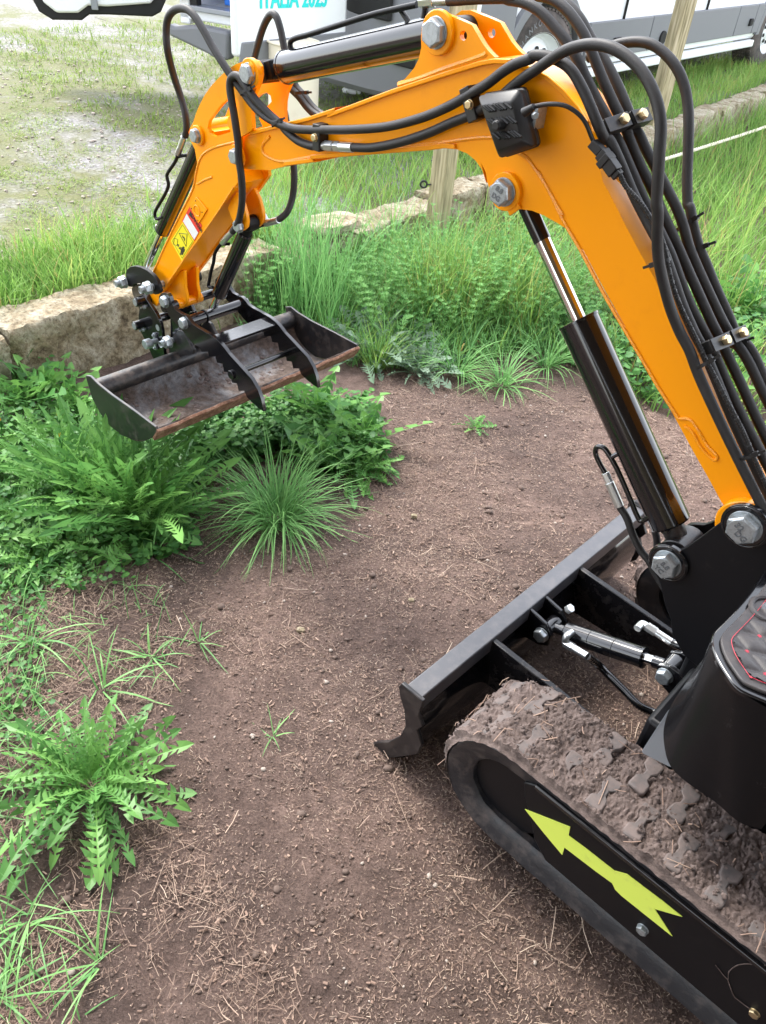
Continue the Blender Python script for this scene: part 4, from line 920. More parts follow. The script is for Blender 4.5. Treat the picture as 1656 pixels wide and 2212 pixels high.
# zip ties
def ziptie(pa, pb, t, R=.0005, tail=None, depth=.012):
    a = T(pa, t); b = T(pb, t); c = (a+b)/2; d = (b-a)/2; n_ = np.cross(d, Rd); n_ = Rd
    ring = [c+d*math.cos(x)*1.08-n_*math.sin(x)*depth for x in np.linspace(0, 2*math.pi, 25)]
    ax = np.cross(d, n_); ax /= np.linalg.norm(ax); vs = []
    for p in ring: vs += [p-ax*.0028, p+ax*.0028]
    fs = [(2*i, 2*i+1, 2*i+3, 2*i+2) for i in range(24)]
    mb = MB().add(vs, fs); e = c+d*1.15-n_*.004; mb.box(e, d/np.linalg.norm(d)*.005, ax*.004, n_*.003)
    if tail is not None: mb.box(e+d/np.linalg.norm(d)*.010, d/np.linalg.norm(d)*.008, ax*.0022, n_*.0008)
    return mb.build('zip_tie', m_pl, ex)
for a, b, t in ((z1(865, 780), z1(940, 735), 1.252), (z1(1125, 1040), z1(1190, 1000), 1.262), (w6(690, 1445), w6(570, 1485), 1.265), (w6(760, 1200), w6(905, 1105), 1.40), (w6(870, 1380), w6(1000, 1330), 1.40),
                (z6(1230, 1200), z6(1315, 1150), 1.27), (z6(1505, 1760), z6(1590, 1730), 1.27), (z6(1430, 1065), z6(1520, 1030), 1.395), (z1(1310, 770), z1(1405, 765), 1.40)): ziptie(a, b, t, tail=1)
# ---- work light
wl = mp_(z2, [(1210, 740), (1215, 700), (1240, 680), (1300, 668), (1480, 650), (1525, 660), (1545, 700), (1640, 910), (1640, 1080), (1610, 1110), (1420, 1160), (1385, 1178), (1350, 1160), (1330, 1110), (1270, 940)])
c0 = T(z2(1425, 910), 1.225)
b1_ = T(z2(1210, 700), 1.235); b2_ = T(z2(1530, 650), 1.235); b3_ = T(z2(1640, 1085), 1.235); b4_ = T(z2(1375, 1175), 1.235)
def rquad(q, k=.075):
    out_ = []
    for i in range(4):
        p, a, b = q[i], q[i-1], q[(i+1) % 4]; out_ += [p+(a-p)*k, p+(a-p)*k*.3+(b-p)*k*.3, p+(b-p)*k]
    return out_
face = rquad([b1_, b2_, b3_, b4_])
cc = sum(face)/len(face)
# housing: leans back, glass side hidden, finned back to the camera
shr = lambda k, off: [cc+(p-cc)*k+off for p in face]
g0 = shr(1.0, Rd*.028-Fd*-.006); g1 = shr(1.0, Rd*.016); g2 = shr(.99, Rd*.012); g3 = shr(.97, Rd*.004); g4 = shr(.72, -Rd*.018-Fd*.004); g5 = shr(.66, -Rd*.020-Fd*.004)
vs = []; fs = []
lv = [g0, g1, shr(.955, Rd*.014), shr(.955, Rd*.008), g3, shr(.97, -Rd*.0), g4, g5]; n_ = len(face)
for g_2 in lv: vs += g_2
for l in range(len(lv)-1):
    for i in range(n_): fs.append((l*n_+i, l*n_+(i+1) % n_, (l+1)*n_+(i+1) % n_, (l+1)*n_+i))
fs.append(tuple(range(n_))[::-1]); fs.append(tuple((len(lv)-1)*n_+i for i in range(n_)))
light = MB().add(vs, fs).build('work_light', m_pl, ex, .0012)
ux = (b2_-b1_); uy = (b4_-b1_)
mb = MB()
for k in range(9):
    for j in range(3):
        if (k+j) % 4 == 3: continue
        f = .2+k*.068; g = .2+j*.2
        c = b1_+ux*f*.9+uy*g*1.05+ux*.12; mb.tube([c-ux*.06-uy*.05-Rd*.0215, c+ux*.06+uy*.05-Rd*.0215], .0024, 5)
mb.build('cooling_fin', m_pl, light)
MB().cyl(c0-Rd*.004, c0-Rd*.028, .0085, 20).cyl(c0-Rd*.028, c0-Rd*.030, .007, 20).build('plug', m_pl, light, .001)
MB().box(sz(z2(1630, 870), 1.245, 1.262), Fd*.003, Rd*.014, ZZ*.018).hexb(T(z2(1640, 850), 1.245), -Rd-Fd, .006, .005, .2).build('mount_bracket', m_zn, light, .001)
wc = mp_(z3, [(290, 620), (340, 605), (420, 592), (500, 597), (560, 625), (610, 670), (640, 720), (660, 770), (685, 830)])
MB().tube(catmull([T(p, t_) for p, t_ in zip(wc, np.linspace(1.215, 1.262, len(wc)))], 6), .0036, 10).cyl(T(z3(280, 640), 1.215), T(z3(335, 605), 1.215), .008, 14, r2=.005).build('light_cable', m_pl, light)
cp = [T(p, 1.262) for p in mp_(z3, [(668, 810), (720, 865), (745, 910), (800, 980)])]
d_ = (cp[3]-cp[0]); d_ /= np.linalg.norm(d_); e_ = np.cross(d_, Rd)
MB().box((cp[0]+cp[1])/2, (cp[1]-cp[0])/2, Rd*.008, e_*.0075).box((cp[1]+cp[3])/2, (cp[3]-cp[1])/2, Rd*.0095, e_*.010).box(cp[2], d_*.006, Rd*.0115, e_*.012).box(cp[3]+d_*.004, d_*.004, Rd*.007, e_*.008).build('cable_connector', m_pl, light, .0015)
MB().tube([T(z3(800, 985), 1.262), T(z3(825, 1010), 1.262), T(z3(845, 1040), 1.264)], .002, 8).tube([T(z3(790, 990), 1.262), T(z3(812, 1020), 1.264), T(z3(840, 1045), 1.266)], .002, 8).build('wire', m_or, light)
# ------------------------------------------------------------------ ground, yard, wall
rng = np.random.default_rng(7)
def fr(x, y, k, o=3, s=0.): return noise.fractal(Vector((x*k+s, y*k, s)), 1., 2., o)
def gh(x, y): return .012*fr(x, y, 2.2, 3)+.009*fr(x, y, 11, 3, 5.)
def axis_pts(a, b, step, lo, hi):
    c = list(np.arange(a, b, step)); x = a; st_ = step; L_ = []
    while x > lo: st_ *= 1.35; x -= st_; L_.append(x)
    R_ = []; x = c[-1]; st_ = step
    while x < hi: st_ *= 1.35; x += st_; R_.append(x)
    return np.array(L_[::-1]+c+R_)
gx = axis_pts(-1.9, 2.2, .016, -90, 90); gy = axis_pts(.25, 4.2, .016, -60, 160)
X_, Y_ = np.meshgrid(gx, gy, indexing='ij')
zz = np.zeros(X_.shape)
for i in range(X_.shape[0]):
    for j in range(X_.shape[1]):
        x, y = X_[i, j], Y_[i, j]
        if -2 < x < 2.4 and .1 < y < 4.6: zz[i, j] = gh(x, y)
V_ = np.stack([X_, Y_, zz], -1).reshape(-1, 3); ny = len(gy); ii, jj = np.meshgrid(np.arange(len(gx)-1), np.arange(ny-1), indexing='ij'); a = (ii*ny+jj).ravel()
Fc = np.stack([a, a+ny, a+ny+1, a+1], 1)
def npmesh(name, V, F, m, tint=None, parent=None, smooth=False):
    me = bpy.data.meshes.new(name); me.vertices.add(len(V)); me.vertices.foreach_set('co', np.asarray(V, np.float32).ravel())
    F = np.asarray(F); k = F.shape[1]; me.loops.add(F.size); me.loops.foreach_set('vertex_index', F.ravel().astype(np.int32))
    me.polygons.add(len(F)); me.polygons.foreach_set('loop_start', np.arange(0, F.size, k, dtype=np.int32)); me.polygons.foreach_set('loop_total', np.full(len(F), k, np.int32))
    me.update(calc_edges=True)
    if smooth: me.polygons.foreach_set('use_smooth', [True]*len(F))
    for x in (m if isinstance(m, list) else [m]): me.materials.append(x)
    if tint is not None: at = me.attributes.new('tint', 'FLOAT', 'POINT'); at.data.foreach_set('value', np.asarray(tint, np.float32))
    return me
def link(me, name, loc=(0, 0, 0), rz=0, sc=1.):
    o = bpy.data.objects.new(name, me); COL.objects.link(o); o.location = tuple(map(float, loc)); o.rotation_euler = (0, 0, rz); o.scale = (sc,)*3; return o
tag(link(npmesh('ground', V_, Fc, m_dirt, smooth=True), 'ground'), kind='structure')
WL = np.array([(-3.6, -.6), (-2.4, 1.15), (-1.80, 1.90), (-1.36, 2.44), (-1.02, 2.83), (-.63, 3.29), (-.27, 3.80), (.125, 4.31), (1.12, 5.42), (1.60, 6.10), (3.0, 8.15), (6.5, 13.2), (30, 47.)])
cum = np.concatenate([[0], np.cumsum(np.linalg.norm(np.diff(WL, axis=0), axis=1))])
def wl(u): return np.array([np.interp(u, cum, WL[:, 0]), np.interp(u, cum, WL[:, 1])])
def wn(u): d = wl(u+.15)-wl(u-.15); d /= np.linalg.norm(d); return d, np.array([-d[1], d[0]])
YZ = .2
us = np.concatenate([np.arange(0, 14, .07), np.arange(14, 40, 1.)]); vs_ = [.10]; st_ = .05
while vs_[-1] < 90: vs_.append(vs_[-1]+st_); st_ = min(st_*1.06, 8)
V = []
for u in us:
    p = wl(u); d, n_ = wn(min(max(u, .3), 13))
    for v_ in vs_:
        q = p+n_*v_; V.append((q[0], q[1], YZ+.012*fr(q[0], q[1], 1.5)+.01*fr(q[0], q[1], 6)))
nv = len(vs_); ii, jj = np.meshgrid(np.arange(len(us)-1), np.arange(nv-1), indexing='ij'); a = (ii*nv+jj).ravel()
tag(link(npmesh('gravel_yard', V, np.stack([a, a+nv, a+nv+1, a+1], 1), m_grav, smooth=True), 'gravel_yard'), kind='structure')
# low rubble wall: every stone its own part
wall = empty('stone_wall', (*wl(4.), 0), 'low wall of rough pale limestone blocks between the bed and the yard', 'wall')
def stone(u0, u1, h, th, zb=-.06, seed=0., vo=0., amp=.016, parent=wall, name='stone', nx=None):
    fin = 1 if u0 < 7 else 0; nx = nx or max(8, int((u1-u0)/(.011 if fin else .03))); nyy, nz = (16, 24) if fin else (8, 11); vid = {}; V = []; F = []
    def P_(i, j, k):
        key = (i, j, k)
        if key in vid: return vid[key]
        a, b, c = i/nx, j/nyy, k/nz; u = u0+.008+(u1-u0-.016)*a; p = wl(u); d, n_ = wn(u)
        edge = lambda x: 1-(max(0, abs(2*x-1)-.86)/.14)**2*.10
        vv_ = (b-.5)*th*edge(a)*edge(c)+th/2+vo; q = p+n_*vv_; z = zb+(h-zb)*c; P3 = Vector((q[0], q[1], z))
        nz_ = noise.noise_vector(P3*7+Vector((seed, 0, 0)))*amp+noise.noise_vector(P3*22+Vector((0, seed, 0)))*amp*.5+noise.noise_vector(P3*55)*amp*.30+noise.noise_vector(P3*110)*amp*.18
        topn = .02*noise.noise(Vector((u*3, seed, 1))) if c > .8 else 0
        V.append((q[0]+nz_[0], q[1]+nz_[1], z+nz_[2]*.8+topn)); vid[key] = len(V)-1; return vid[key]
    for k in range(nz):
        for i in range(nx): F.append((P_(i, 0, k), P_(i+1, 0, k), P_(i+1, 0, k+1), P_(i, 0, k+1))); F.append((P_(i, nyy, k), P_(i, nyy, k+1), P_(i+1, nyy, k+1), P_(i+1, nyy, k)))
        for j in range(nyy): F.append((P_(0, j, k), P_(0, j, k+1), P_(0, j+1, k+1), P_(0, j+1, k))); F.append((P_(nx, j, k), P_(nx, j+1, k), P_(nx, j+1, k+1), P_(nx, j, k+1)))
    for i in range(nx):
        for j in range(nyy): F.append((P_(i, j, nz), P_(i+1, j, nz), P_(i+1, j+1, nz), P_(i, j+1, nz)))
    mb = MB(); mb.add(V, F); return mb.build(name, m_stone, parent, smooth=55, loc=None)
u = 2.3; k = 0; random.seed(12)
while u < 15.5:
    L_ = random.choice([.38, .5, .62, .75]); h = .245+random.uniform(-.025, .02)
    if 4.6 < u < 5.9: h -= .03
    stone(u, u+L_, h, .17+random.uniform(-.015, .03), seed=k*3.1, vo=random.uniform(-.012, .012)); u += L_; k += 1
us_ = None
p = gz(D(712, 482), .27); d_, n_ = wn(5.9)
# loose flat slab lying on the wall
def slab_at(p, lx, ly, lz, name, label, m=m_stone, rot=0., cat='stone', seedv=3.):
    bmx = bmesh.new(); bmesh.ops.create_icosphere(bmx, subdivisions=4, radius=1.); V = []
    for v_ in bmx.verts:
        c = v_.co; e = Vector((math.copysign(abs(c.x)**.6, c.x)*lx, math.copysign(abs(c.y)**.6, c.y)*ly, math.copysign(abs(c.z)**.5, c.z)*lz))
        nz_ = noise.noise_vector(c*2+Vector((seedv, 0, 0)))*min(lx, ly)*.25; e += Vector((nz_[0], nz_[1], nz_[2]*.3)); V.append((e.x*math.cos(rot)-e.y*math.sin(rot)+p[0], e.x*math.sin(rot)+e.y*math.cos(rot)+p[1], e.z+p[2]))
    F = [tuple(x.index for x in f.verts) for f in bmx.faces]; bmx.free(); o = MB().add(V, F).build(name, m, smooth=60, loc=(p[0], p[1], p[2]-lz)); return tag(o, label, cat)
slab_at(p, .15, .09, .022, 'flat_stone', 'thin flat white stone lying loose on top of the low wall', rot=.8)

# ------------------------------------------------------------------ posts, fence tape, sheet
def post(base, hgt, w_, rz, label):
    t = empty('wooden_post', base, label, 'post', 'wooden fence posts along the wall'); c = np.array(base, float); a = np.array([math.cos(rz), math.sin(rz), 0]); b = np.array([-a[1], a[0], 0])
    mb = MB(); vs = []; nseg = 14
    for i in range(nseg+1):
        z = -.2+(hgt+.2)*i/nseg
        for (p_, q_) in ((-1, -1), (1, -1), (1, 1), (-1, 1)):
            j = .0015*noise.noise(Vector((p_*3, q_*5, z*4))); vs.append(c+a*p_*(w_/2+j)+b*q_*(w_/2+j)+ZZ*z)
    fs = [(i*4+k, i*4+(k+1) % 4, i*4+4+(k+1) % 4, i*4+4+k) for i in range(nseg) for k in range(4)]+[(0, 1, 2, 3), tuple(nseg*4+k for k in (3, 2, 1, 0))]
    mb.add(vs, fs); mb.build('shaft', m_post, t, .004, smooth=20)
    return t
pb1 = gz(D(936, 556), 0); p1 = post((pb1[0], pb1[1], 0), 2.0, .088, rad(52), 'square timber post standing in weeds behind the middle of the boom')
pb2 = gz(D(1391, 345), 0); p2 = post((pb2[0], pb2[1], 0), 2.2, .10, rad(30), 'tall square timber post seen between the looping hoses')
def screw_ring(c, parent, name):
    mb = MB().tube([c+np.array([0, 0, .016])*math.cos(a)+np.array([.016, 0, 0])*math.sin(a) for a in np.linspace(0, 2*math.pi, 17)], .005, 8, False).cyl(c+np.array([.016, 0, 0]), c+np.array([.07, .02, 0]), .004, 8); mb.build(name, m_pl, parent)
screw_ring(onpl(D(916, 398), np.array([0, 1., 0]), [pb1[0], pb1[1]-.02, 0]), p1, 'fence_insulator')
A_ = gz(D(1435, 344), .22); B_ = gz(D(1656, 268), .22); d_ = (B_-A_)/np.linalg.norm(B_-A_)
mb = MB()
for ph in (0, 2.1, 4.2):
    pts = []
    for i in range(700): s_ = i/699*(np.linalg.norm(B_-A_)*1.7)-.2; q = A_+d_*s_; sag = -.02*math.sin(min(1, max(0, s_/3.5))*math.pi); pts.append(q+np.array([0, 0, sag+.006*math.sin(s_*60+ph)])+np.array([d_[1], -d_[0], 0])*.006*math.cos(s_*60+ph))
    mb.tube(pts, .006, 5)
tag(mb.build('fence_rope', m_cream, loc=A_), 'cream twisted fence rope stretched low in front of the wall at right', 'rope')
a_ = gz(D(826, 560), 0); b_ = gz(D(908, 556), 0); c_ = a_*1.; 
sa = onpl(D(832, 506), np.array([0., 1, 0]), [0, a_[1]+.12, 0]); sb_ = onpl(D(914, 482), np.array([0., 1, 0]), [0, b_[1]+.18, 0])
mb = MB().prism([(sa[0], sa[1], 0), (sb_[0], sb_[1], 0), tuple(sb_), tuple(sa)], (0.002, .004, 0)); mb.box((sa+sb_)/2, (sb_-sa)/2, np.array([0, .008, 0]), ZZ*.003)
tag(mb.build('metal_sheet', m_gal, loc=(sa[0], sa[1], 0)), 'grey galvanised edging sheet leaning on the wall beside the post', 'metal sheet')
# ------------------------------------------------------------------ vans
G1 = gz(D(1147, 268), YZ); G2 = gz(D(1650, 148), YZ); U = (G2-G1)/np.linalg.norm(G2-G1); W_ = np.array([U[1], -U[0], 0])
def VP(p): return onpl(p, W_, G1)
def VL(u_, w_, z_): return G1+U*u_+W_*w_+ZZ*z_
van = empty('white_van', VL(1.8, -.9, 0), 'white panel van with grey lower trim parked side-on behind the boom', 'van')
WB = 4.25
def arch(u0, r_): return [(u0+r_*math.cos(a), max(.30, .34+r_*math.sin(a))) for a in np.linspace(math.pi*1.03, -math.pi*.03, 15)]
prof = [(-.80, .30)]+arch(0, .44)+arch(WB, .44)+[(5.2, .34), (5.25, 1.2), (5.22, 2.2), (5.1, 2.35), (.9, 2.35), (.55, 2.2), (-.05, 1.45), (-.65, 1.22), (-.86, 1.0), (-.9, .6)]
VW = 1.75
body = MB().prism([VL(u_, -.02, z_) for u_, z_ in prof], -W_*VW).build('body', m_wht, van, .03, bseg=3)
# grey lower side trim, split at the joints
def tr_quad(us2, z_a, z_b, name='side_trim', m=m_gry, w_=.012, parent=body):
    return MB().prism([VL(us2[0], w_, z_a[0]), VL(us2[1], w_, z_a[1]), VL(us2[1], w_, z_b[1]), VL(us2[0], w_, z_b[0])], -W_*.03).build(name, m, parent, .006)
q = lambda x, y: ((VP(w4(x, y))-G1)@U, VP(w4(x, y))[2]-YZ)
tl, bl_ = q(38, 180), q(10, 470); e1t, e1b = q(618, 130), q(540, 350); e2t, e2b = q(1418, 60), q(1330, 275)
zt_, zb2 = .60, .36
xs_ = [tl[0], e1t[0], e2t[0], e2t[0]+.42, WB-.42]
for i in range(len(xs_)-1): tr_quad((xs_[i]+.006, xs_[i+1]-.006), (zb2, zb2-.0), (zt_, zt_))
MB().box(VL((WB)/2, -.01, .27), U*(WB/2-.5), W_*.03, ZZ*.03).build('sill', m_wht, body, .01)
MB().box(VL(xs_[0]+.42, .02, .46), U*.055, W_*.012, ZZ*.028).build('marker_lamp', m_drk, body, .008)
c_ = VL(xs_[1]+.22, .016, .44); MB().cyl(c_-W_*.01, c_+W_*.012, .05, 20).build('fuel_cap', m_drk, body, .004)
MB().box(VL(xs_[3]-.1, .02, .46), U*.035, W_*.012, ZZ*.03).build('marker_lamp', m_drk, body, .008)
for u_ in (1.05, 2.5): MB().box(VL(u_, -.012, 1.3), U*.004, W_*.01, ZZ*.85).build('door_seam', m_drk, body)
MB().prism([VL(.10, -.012, 1.42), VL(.95, -.012, 1.42), VL(.95, -.012, 2.0), VL(.62, -.012, 2.0)], -W_*.02+W_*.014).build('side_window', m_gls, body)
MB().prism([VL(-.03, -.06, 1.49), VL(-.03, -VW+.02, 1.49), VL(.53, -VW+.02, 2.17), VL(.53, -.06, 2.17)], -U*.02+ZZ*.02).build('windscreen', m_gls, body)
# wheel-arch lining and grey wing/bumper
am = MB(); ar = [(0+.50*math.cos(a), .34+.50*math.sin(a)) for a in np.linspace(math.pi, 0, 21)]; ai = [(0+.43*math.cos(a), .34+.43*math.sin(a)) for a in np.linspace(0, math.pi, 21)]
am.prism([VL(u_, .015, max(.3, z_)) for u_, z_ in ar+ai], -W_*.05).build('arch_trim', m_gry, body, .004)
ar = [(WB+.50*math.cos(a), .34+.50*math.sin(a)) for a in np.linspace(math.pi, 0, 21)]; ai = [(WB+.43*math.cos(a), .34+.43*math.sin(a)) for a in np.linspace(0, math.pi, 21)]
MB().prism([VL(u_, .015, max(.3, z_)) for u_, z_ in ar+ai], -W_*.05).build('arch_trim', m_gry, body, .004)
bp_ = [(-.42, .0), (-.42, .02), (-.60, .05), (-.86, -.06), (-1.02, -.28), (-1.10, -.6), (-1.12, -.95), (-1.10, -1.25), (-1.02, -1.55), (-.86, -1.80), (-.6, -1.82), (-.6, -1.5)]
mb = MB(); vs = []; 
for (z_, k) in ((.18, .97), (.22, 1.0), (.62, 1.0), (.80, .985), (.9, .95)):
    for (u_, w_) in bp_: vs.append(VL(u_*k if u_ < -.5 else u_, w_, z_))
nb = len(bp_); fs = [(l*nb+i, l*nb+i+1, (l+1)*nb+i+1, (l+1)*nb+i) for l in range(4) for i in range(nb-1)]+[tuple(range(nb))[::-1], tuple(4*nb+i for i in range(nb))]
bump_ = mb.add(vs, fs).build('bumper', m_gry, body, .012)
MB().box(VL(-1.09, -.9, .72), U*.02, W_*.45, ZZ*.10).build('grille', m_drk, body, .01)
for w_ in (-.30, -1.5): MB().box(VL(-.86, w_, .98), U*.06, W_*.17, ZZ*.13).build('headlight', m_gls, body, .03)
MB().box(VL(-1.06, -.35, .45), U*.012, W_*.10, ZZ*.06).build('fog_lamp_recess', m_drk, bump_, .01)
# wheels
def wheel(c, ax, r_, parent, brand=False):
    a = np.array(ax)/np.linalg.norm(ax); mb = MB(); pr = [(.60, -.0), (.86, .0), (.965, -.018), (1.0, -.045), (1.0, -.19), (.96, -.225), (.6, -.23)]
    b = np.cross(a, ZZ); nn_ = 64; vs = []
    for k in range(nn_):
        th = 2*math.pi*k/nn_; e = b*math.cos(th)+ZZ*math.sin(th)
        for (rr, w_) in pr: vs.append(c+e*r_*rr+a*w_)
    m_ = len(pr); fs = [(k*m_+i, k*m_+i+1, ((k+1) % nn_)*m_+i+1, ((k+1) % nn_)*m_+i) for k in range(nn_) for i in range(m_-1)]
    t = mb.add(vs, fs).build('tyre', m_tyr, parent, smooth=50)
    mb = MB()
    for k in range(nn_):
        th = 2*math.pi*(k+.5)/nn_; e = b*math.cos(th)+ZZ*math.sin(th); g = np.cross(a, e)
        for w_ in (-.045, -.10, -.15, -.20): mb.box(c+e*r_*1.003+a*w_, e*.006, g*.012, a*.018)
    mb.build('tread', m_tyr, t)
    mb = MB(); pr = [(.62, .002), (.60, -.004), (.57, -.05), (.50, -.075), (.44, -.05), (.40, -.035), (.22, -.02), (.16, .005), (.0, .005)]; vs = []
    for k in range(48):
        th = 2*math.pi*k/48; e = b*math.cos(th)+ZZ*math.sin(th)
        for (rr, w_) in pr: vs.append(c+e*r_*rr+a*w_)
    m_ = len(pr); fs = [(k*m_+i, k*m_+i+1, ((k+1) % 48)*m_+i+1, ((k+1) % 48)*m_+i) for k in range(48) for i in range(m_-1)]
    rim = mb.add(vs, fs).build('rim', m_wht, parent, smooth=50); mb = MB()
    for k in range(10):
        th = 2*math.pi*k/10+.2; e = b*math.cos(th)+ZZ*math.sin(th); mb.cyl(c+e*r_*.33-a*.025, c+e*r_*.33-a*.018, .017, 12)
    mb.build('vent_hole', m_drk, rim)
    if brand:
        word = 'HANKOOK'
        for i, ch in enumerate(word):
            th = rad(146-i*11); e = b*-math.cos(th)*-1*-1 if False else None
            e = U*math.cos(th)+ZZ*math.sin(th); text('sidewall_letter', ch, .055, c+e*r_*.79+a*.0015, U*math.sin(th)-ZZ*math.cos(th), e, m_gry, t, .001)
for i, (u_, w_) in enumerate(((0, .0), (WB, .0), (0, -VW-.02), (WB, -VW-.02))):
    whl = empty('wheel', VL(u_, w_, .35), None, None); whl.parent = van; whl.location = Vector(whl['_o'])-Vector(van['_o'])
    if i == 0: dr = (W_*math.cos(.22)+U*-math.sin(.22))
    else: dr = W_ if w_ > -1 else -W_
    # wheel parts hang directly under the van
    bpy.data.objects.remove(whl)
    wheel(VL(u_, w_-(.03 if w_ > -1 else -.03), .352), dr, .352, van, i == 0)
MB().box(VL(2.2, -.9, .36), U*2.6, W_*.7, ZZ*.08).build('underbody', m_drk, van)
# second van, rear doors open
r0 = gz(D(392, 72), .55)
van2o = gz(D(392, 78), .52); van2o[2] = YZ; Xr = np.array([.95, -.31, 0]); Xr /= np.linalg.norm(Xr); Yr = np.array([-Xr[1], Xr[0], 0])
def V2(a, b, z): return van2o+Xr*a+Yr*b+ZZ*z
van2 = empty('white_van', V2(.8, 1.5, 0), 'white van seen from behind with rear doors open and blue tub inside', 'van')
sh = []
b2 = MB().box(V2(.04, 1., 1.4), Xr*.04, Yr*1., ZZ*1.0).box(V2(1.06, 1., 1.4), Xr*.04, Yr*1., ZZ*1.0).box(V2(.55, 1., 2.42), Xr*.55, Yr*1., ZZ*.03).box(V2(.55, 1., .46), Xr*.55, Yr*1., ZZ*.03).box(V2(.55, 2., 1.5), Xr*.55, Yr*.03, ZZ*.9).build('body', m_wht, van2, .01)
MB().prism([onpl(z1(*p_), Yr, V2(0, -.02, 0)) for p_ in ((312, 180), (360, 205), (560, 195), (810, 250), (815, 485), (700, 470), (640, 430), (380, 305), (330, 285))], -Yr*.10).build('bumper', m_gry, van2, .02)
MB().box(V2(.03, -.01, .85), Xr*.05, Yr*.03, ZZ*.30).build('tail_light', m_redl, van2, .01)
MB().box(V2(.12, .02, 1.12), Xr*.03, Yr*.03, ZZ*.62).build('door_seal', m_drk, van2, .01)
MB().box(V2(.58, .03, .505), Xr*.48, Yr*.06, ZZ*.015).build('load_sill', m_gal, van2, .004)
tub = MB().prism([V2(.27, .14, .525), V2(.9, .14, .525), V2(.92, .10, 1.1), V2(.25, .10, 1.1)], Yr*.6)
for k in range(7): tub.box(V2(.30+k*.09, .115, .78), Xr*.008, Yr*.012, ZZ*.2)
tag(tub.build('plastic_tub', m_blue, bevel=.01, loc=V2(.7, .3, .585)), 'bright blue ribbed plastic tub standing in the open van', 'tub')
# left rear door, swung open, inside face showing
dL = gz(w2(1390, 150), .62); dR = gz(w2(290, 100), .62); dd = dR-dL; Ld = np.linalg.norm(dd); dd /= Ld; dn = np.array([dd[1], -dd[0], 0]); dn = dn if dn@(OO-dL) > 0 else -dn
bot = [(0, .10), (.04, .03), (.10, 0), (Ld*.45, -.0), (Ld*.6, -.005), (Ld*.66, -.04), (Ld*.88, -.045), (Ld*.97, .0), (Ld, .06), (Ld*.99, .3), (Ld*.97, 1.55), (0, 1.55)]
P3 = lambda a, z, o=0.: dL+dd*a+ZZ*z+dn*o
do = MB().prism([P3(a, z, -.02) for a, z in bot], -dn*.05).build('rear_door', m_drk, van2, .012)
inn = [(.05, .16), (.10, .08), (Ld*.45, .05), (Ld*.60, .05), (Ld*.68, .005), (Ld*.84, .0), (Ld*.93, .06), (Ld*.95, .3), (Ld*.93, 1.5), (.05, 1.5)]
MB().prism([P3(a, z, .0) for a, z in inn], -dn*.03).build('inner_frame', m_wht, do, .02)
MB().prism([P3(a, z, .012) for a, z in [(.07, .23), (Ld*.8, .33), (Ld*.86, .34), (Ld*.86, 1.4), (.07, 1.4)]], -dn*.014).build('plywood_panel', m_wood, do, .01)
MB().box(P3(Ld*.55, .12, .012), dd*.022, dn*.006, ZZ*.09).build('latch', m_gal, do, .004)
# right rear door, outside showing, lettered
K0 = gz(D(510, 125), .62); K1 = gz(D(748, 109), .62); dd = K1-K0; Ld = np.linalg.norm(dd); dd /= Ld; dn = np.array([dd[1], -dd[0], 0])
P4 = lambda a, z, o=0.: K0+dd*a+ZZ*z+dn*o
do2 = MB().prism([P4(0, .0), P4(Ld*.97, 0.), P4(Ld, .06), P4(Ld, 1.6), P4(0, 1.6)], -dn*.06).build('rear_door', m_wht, van2, .02)
sl2 = lambda p: onpl(p, dn, K0)
tq = [sl2(w3(140, 352)), sl2(w3(1008, 262)), sl2(w3(1010, 440)), sl2(w3(118, 520))]
MB().prism([p+dn*.012 for p in tq], -dn*.02).build('lower_trim', m_gry, do2, .006)
pc = sl2(w3(575, 10)); xe = sl2(w3(850, 0))-sl2(w3(290, 30)); 
text('lettering', 'ITALIA 2023', .135, pc+dn*.002+ZZ*.012, dd, ZZ, m_cyan, do2, .002, sx=.70, bold=.004)
# cream bin
cb = gz(D(634, 283), YZ); cb2 = gz(D(705, 283), YZ)
R_ = .155; mb = MB()
for a, b, r_ in ((0, .03, R_*1.02), (.03, .5, R_)): mb.cyl((cb[0], cb[1], YZ+a), (cb[0], cb[1], YZ+b), r_, 40)
bin_ = mb.build('cream_drum', m_cream, bevel=.004, loc=(cb[0], cb[1], YZ))
tag(bin_, 'cream plastic drum standing on gravel between the van and the boom', 'drum')
MB().tube([(cb[0]+R_*1.02*math.cos(a), cb[1]+R_*1.02*math.sin(a), YZ+.5) for a in np.linspace(0, 2*math.pi, 33)], .008, 8, False).build('rim', m_cream, bin_)
q = gz(w3(1050, 775), YZ); slab_at(q+ZZ*.02, .07, .035, .02, 'white_stone', 'small white stone block on gravel under the van bumper', m_wht)

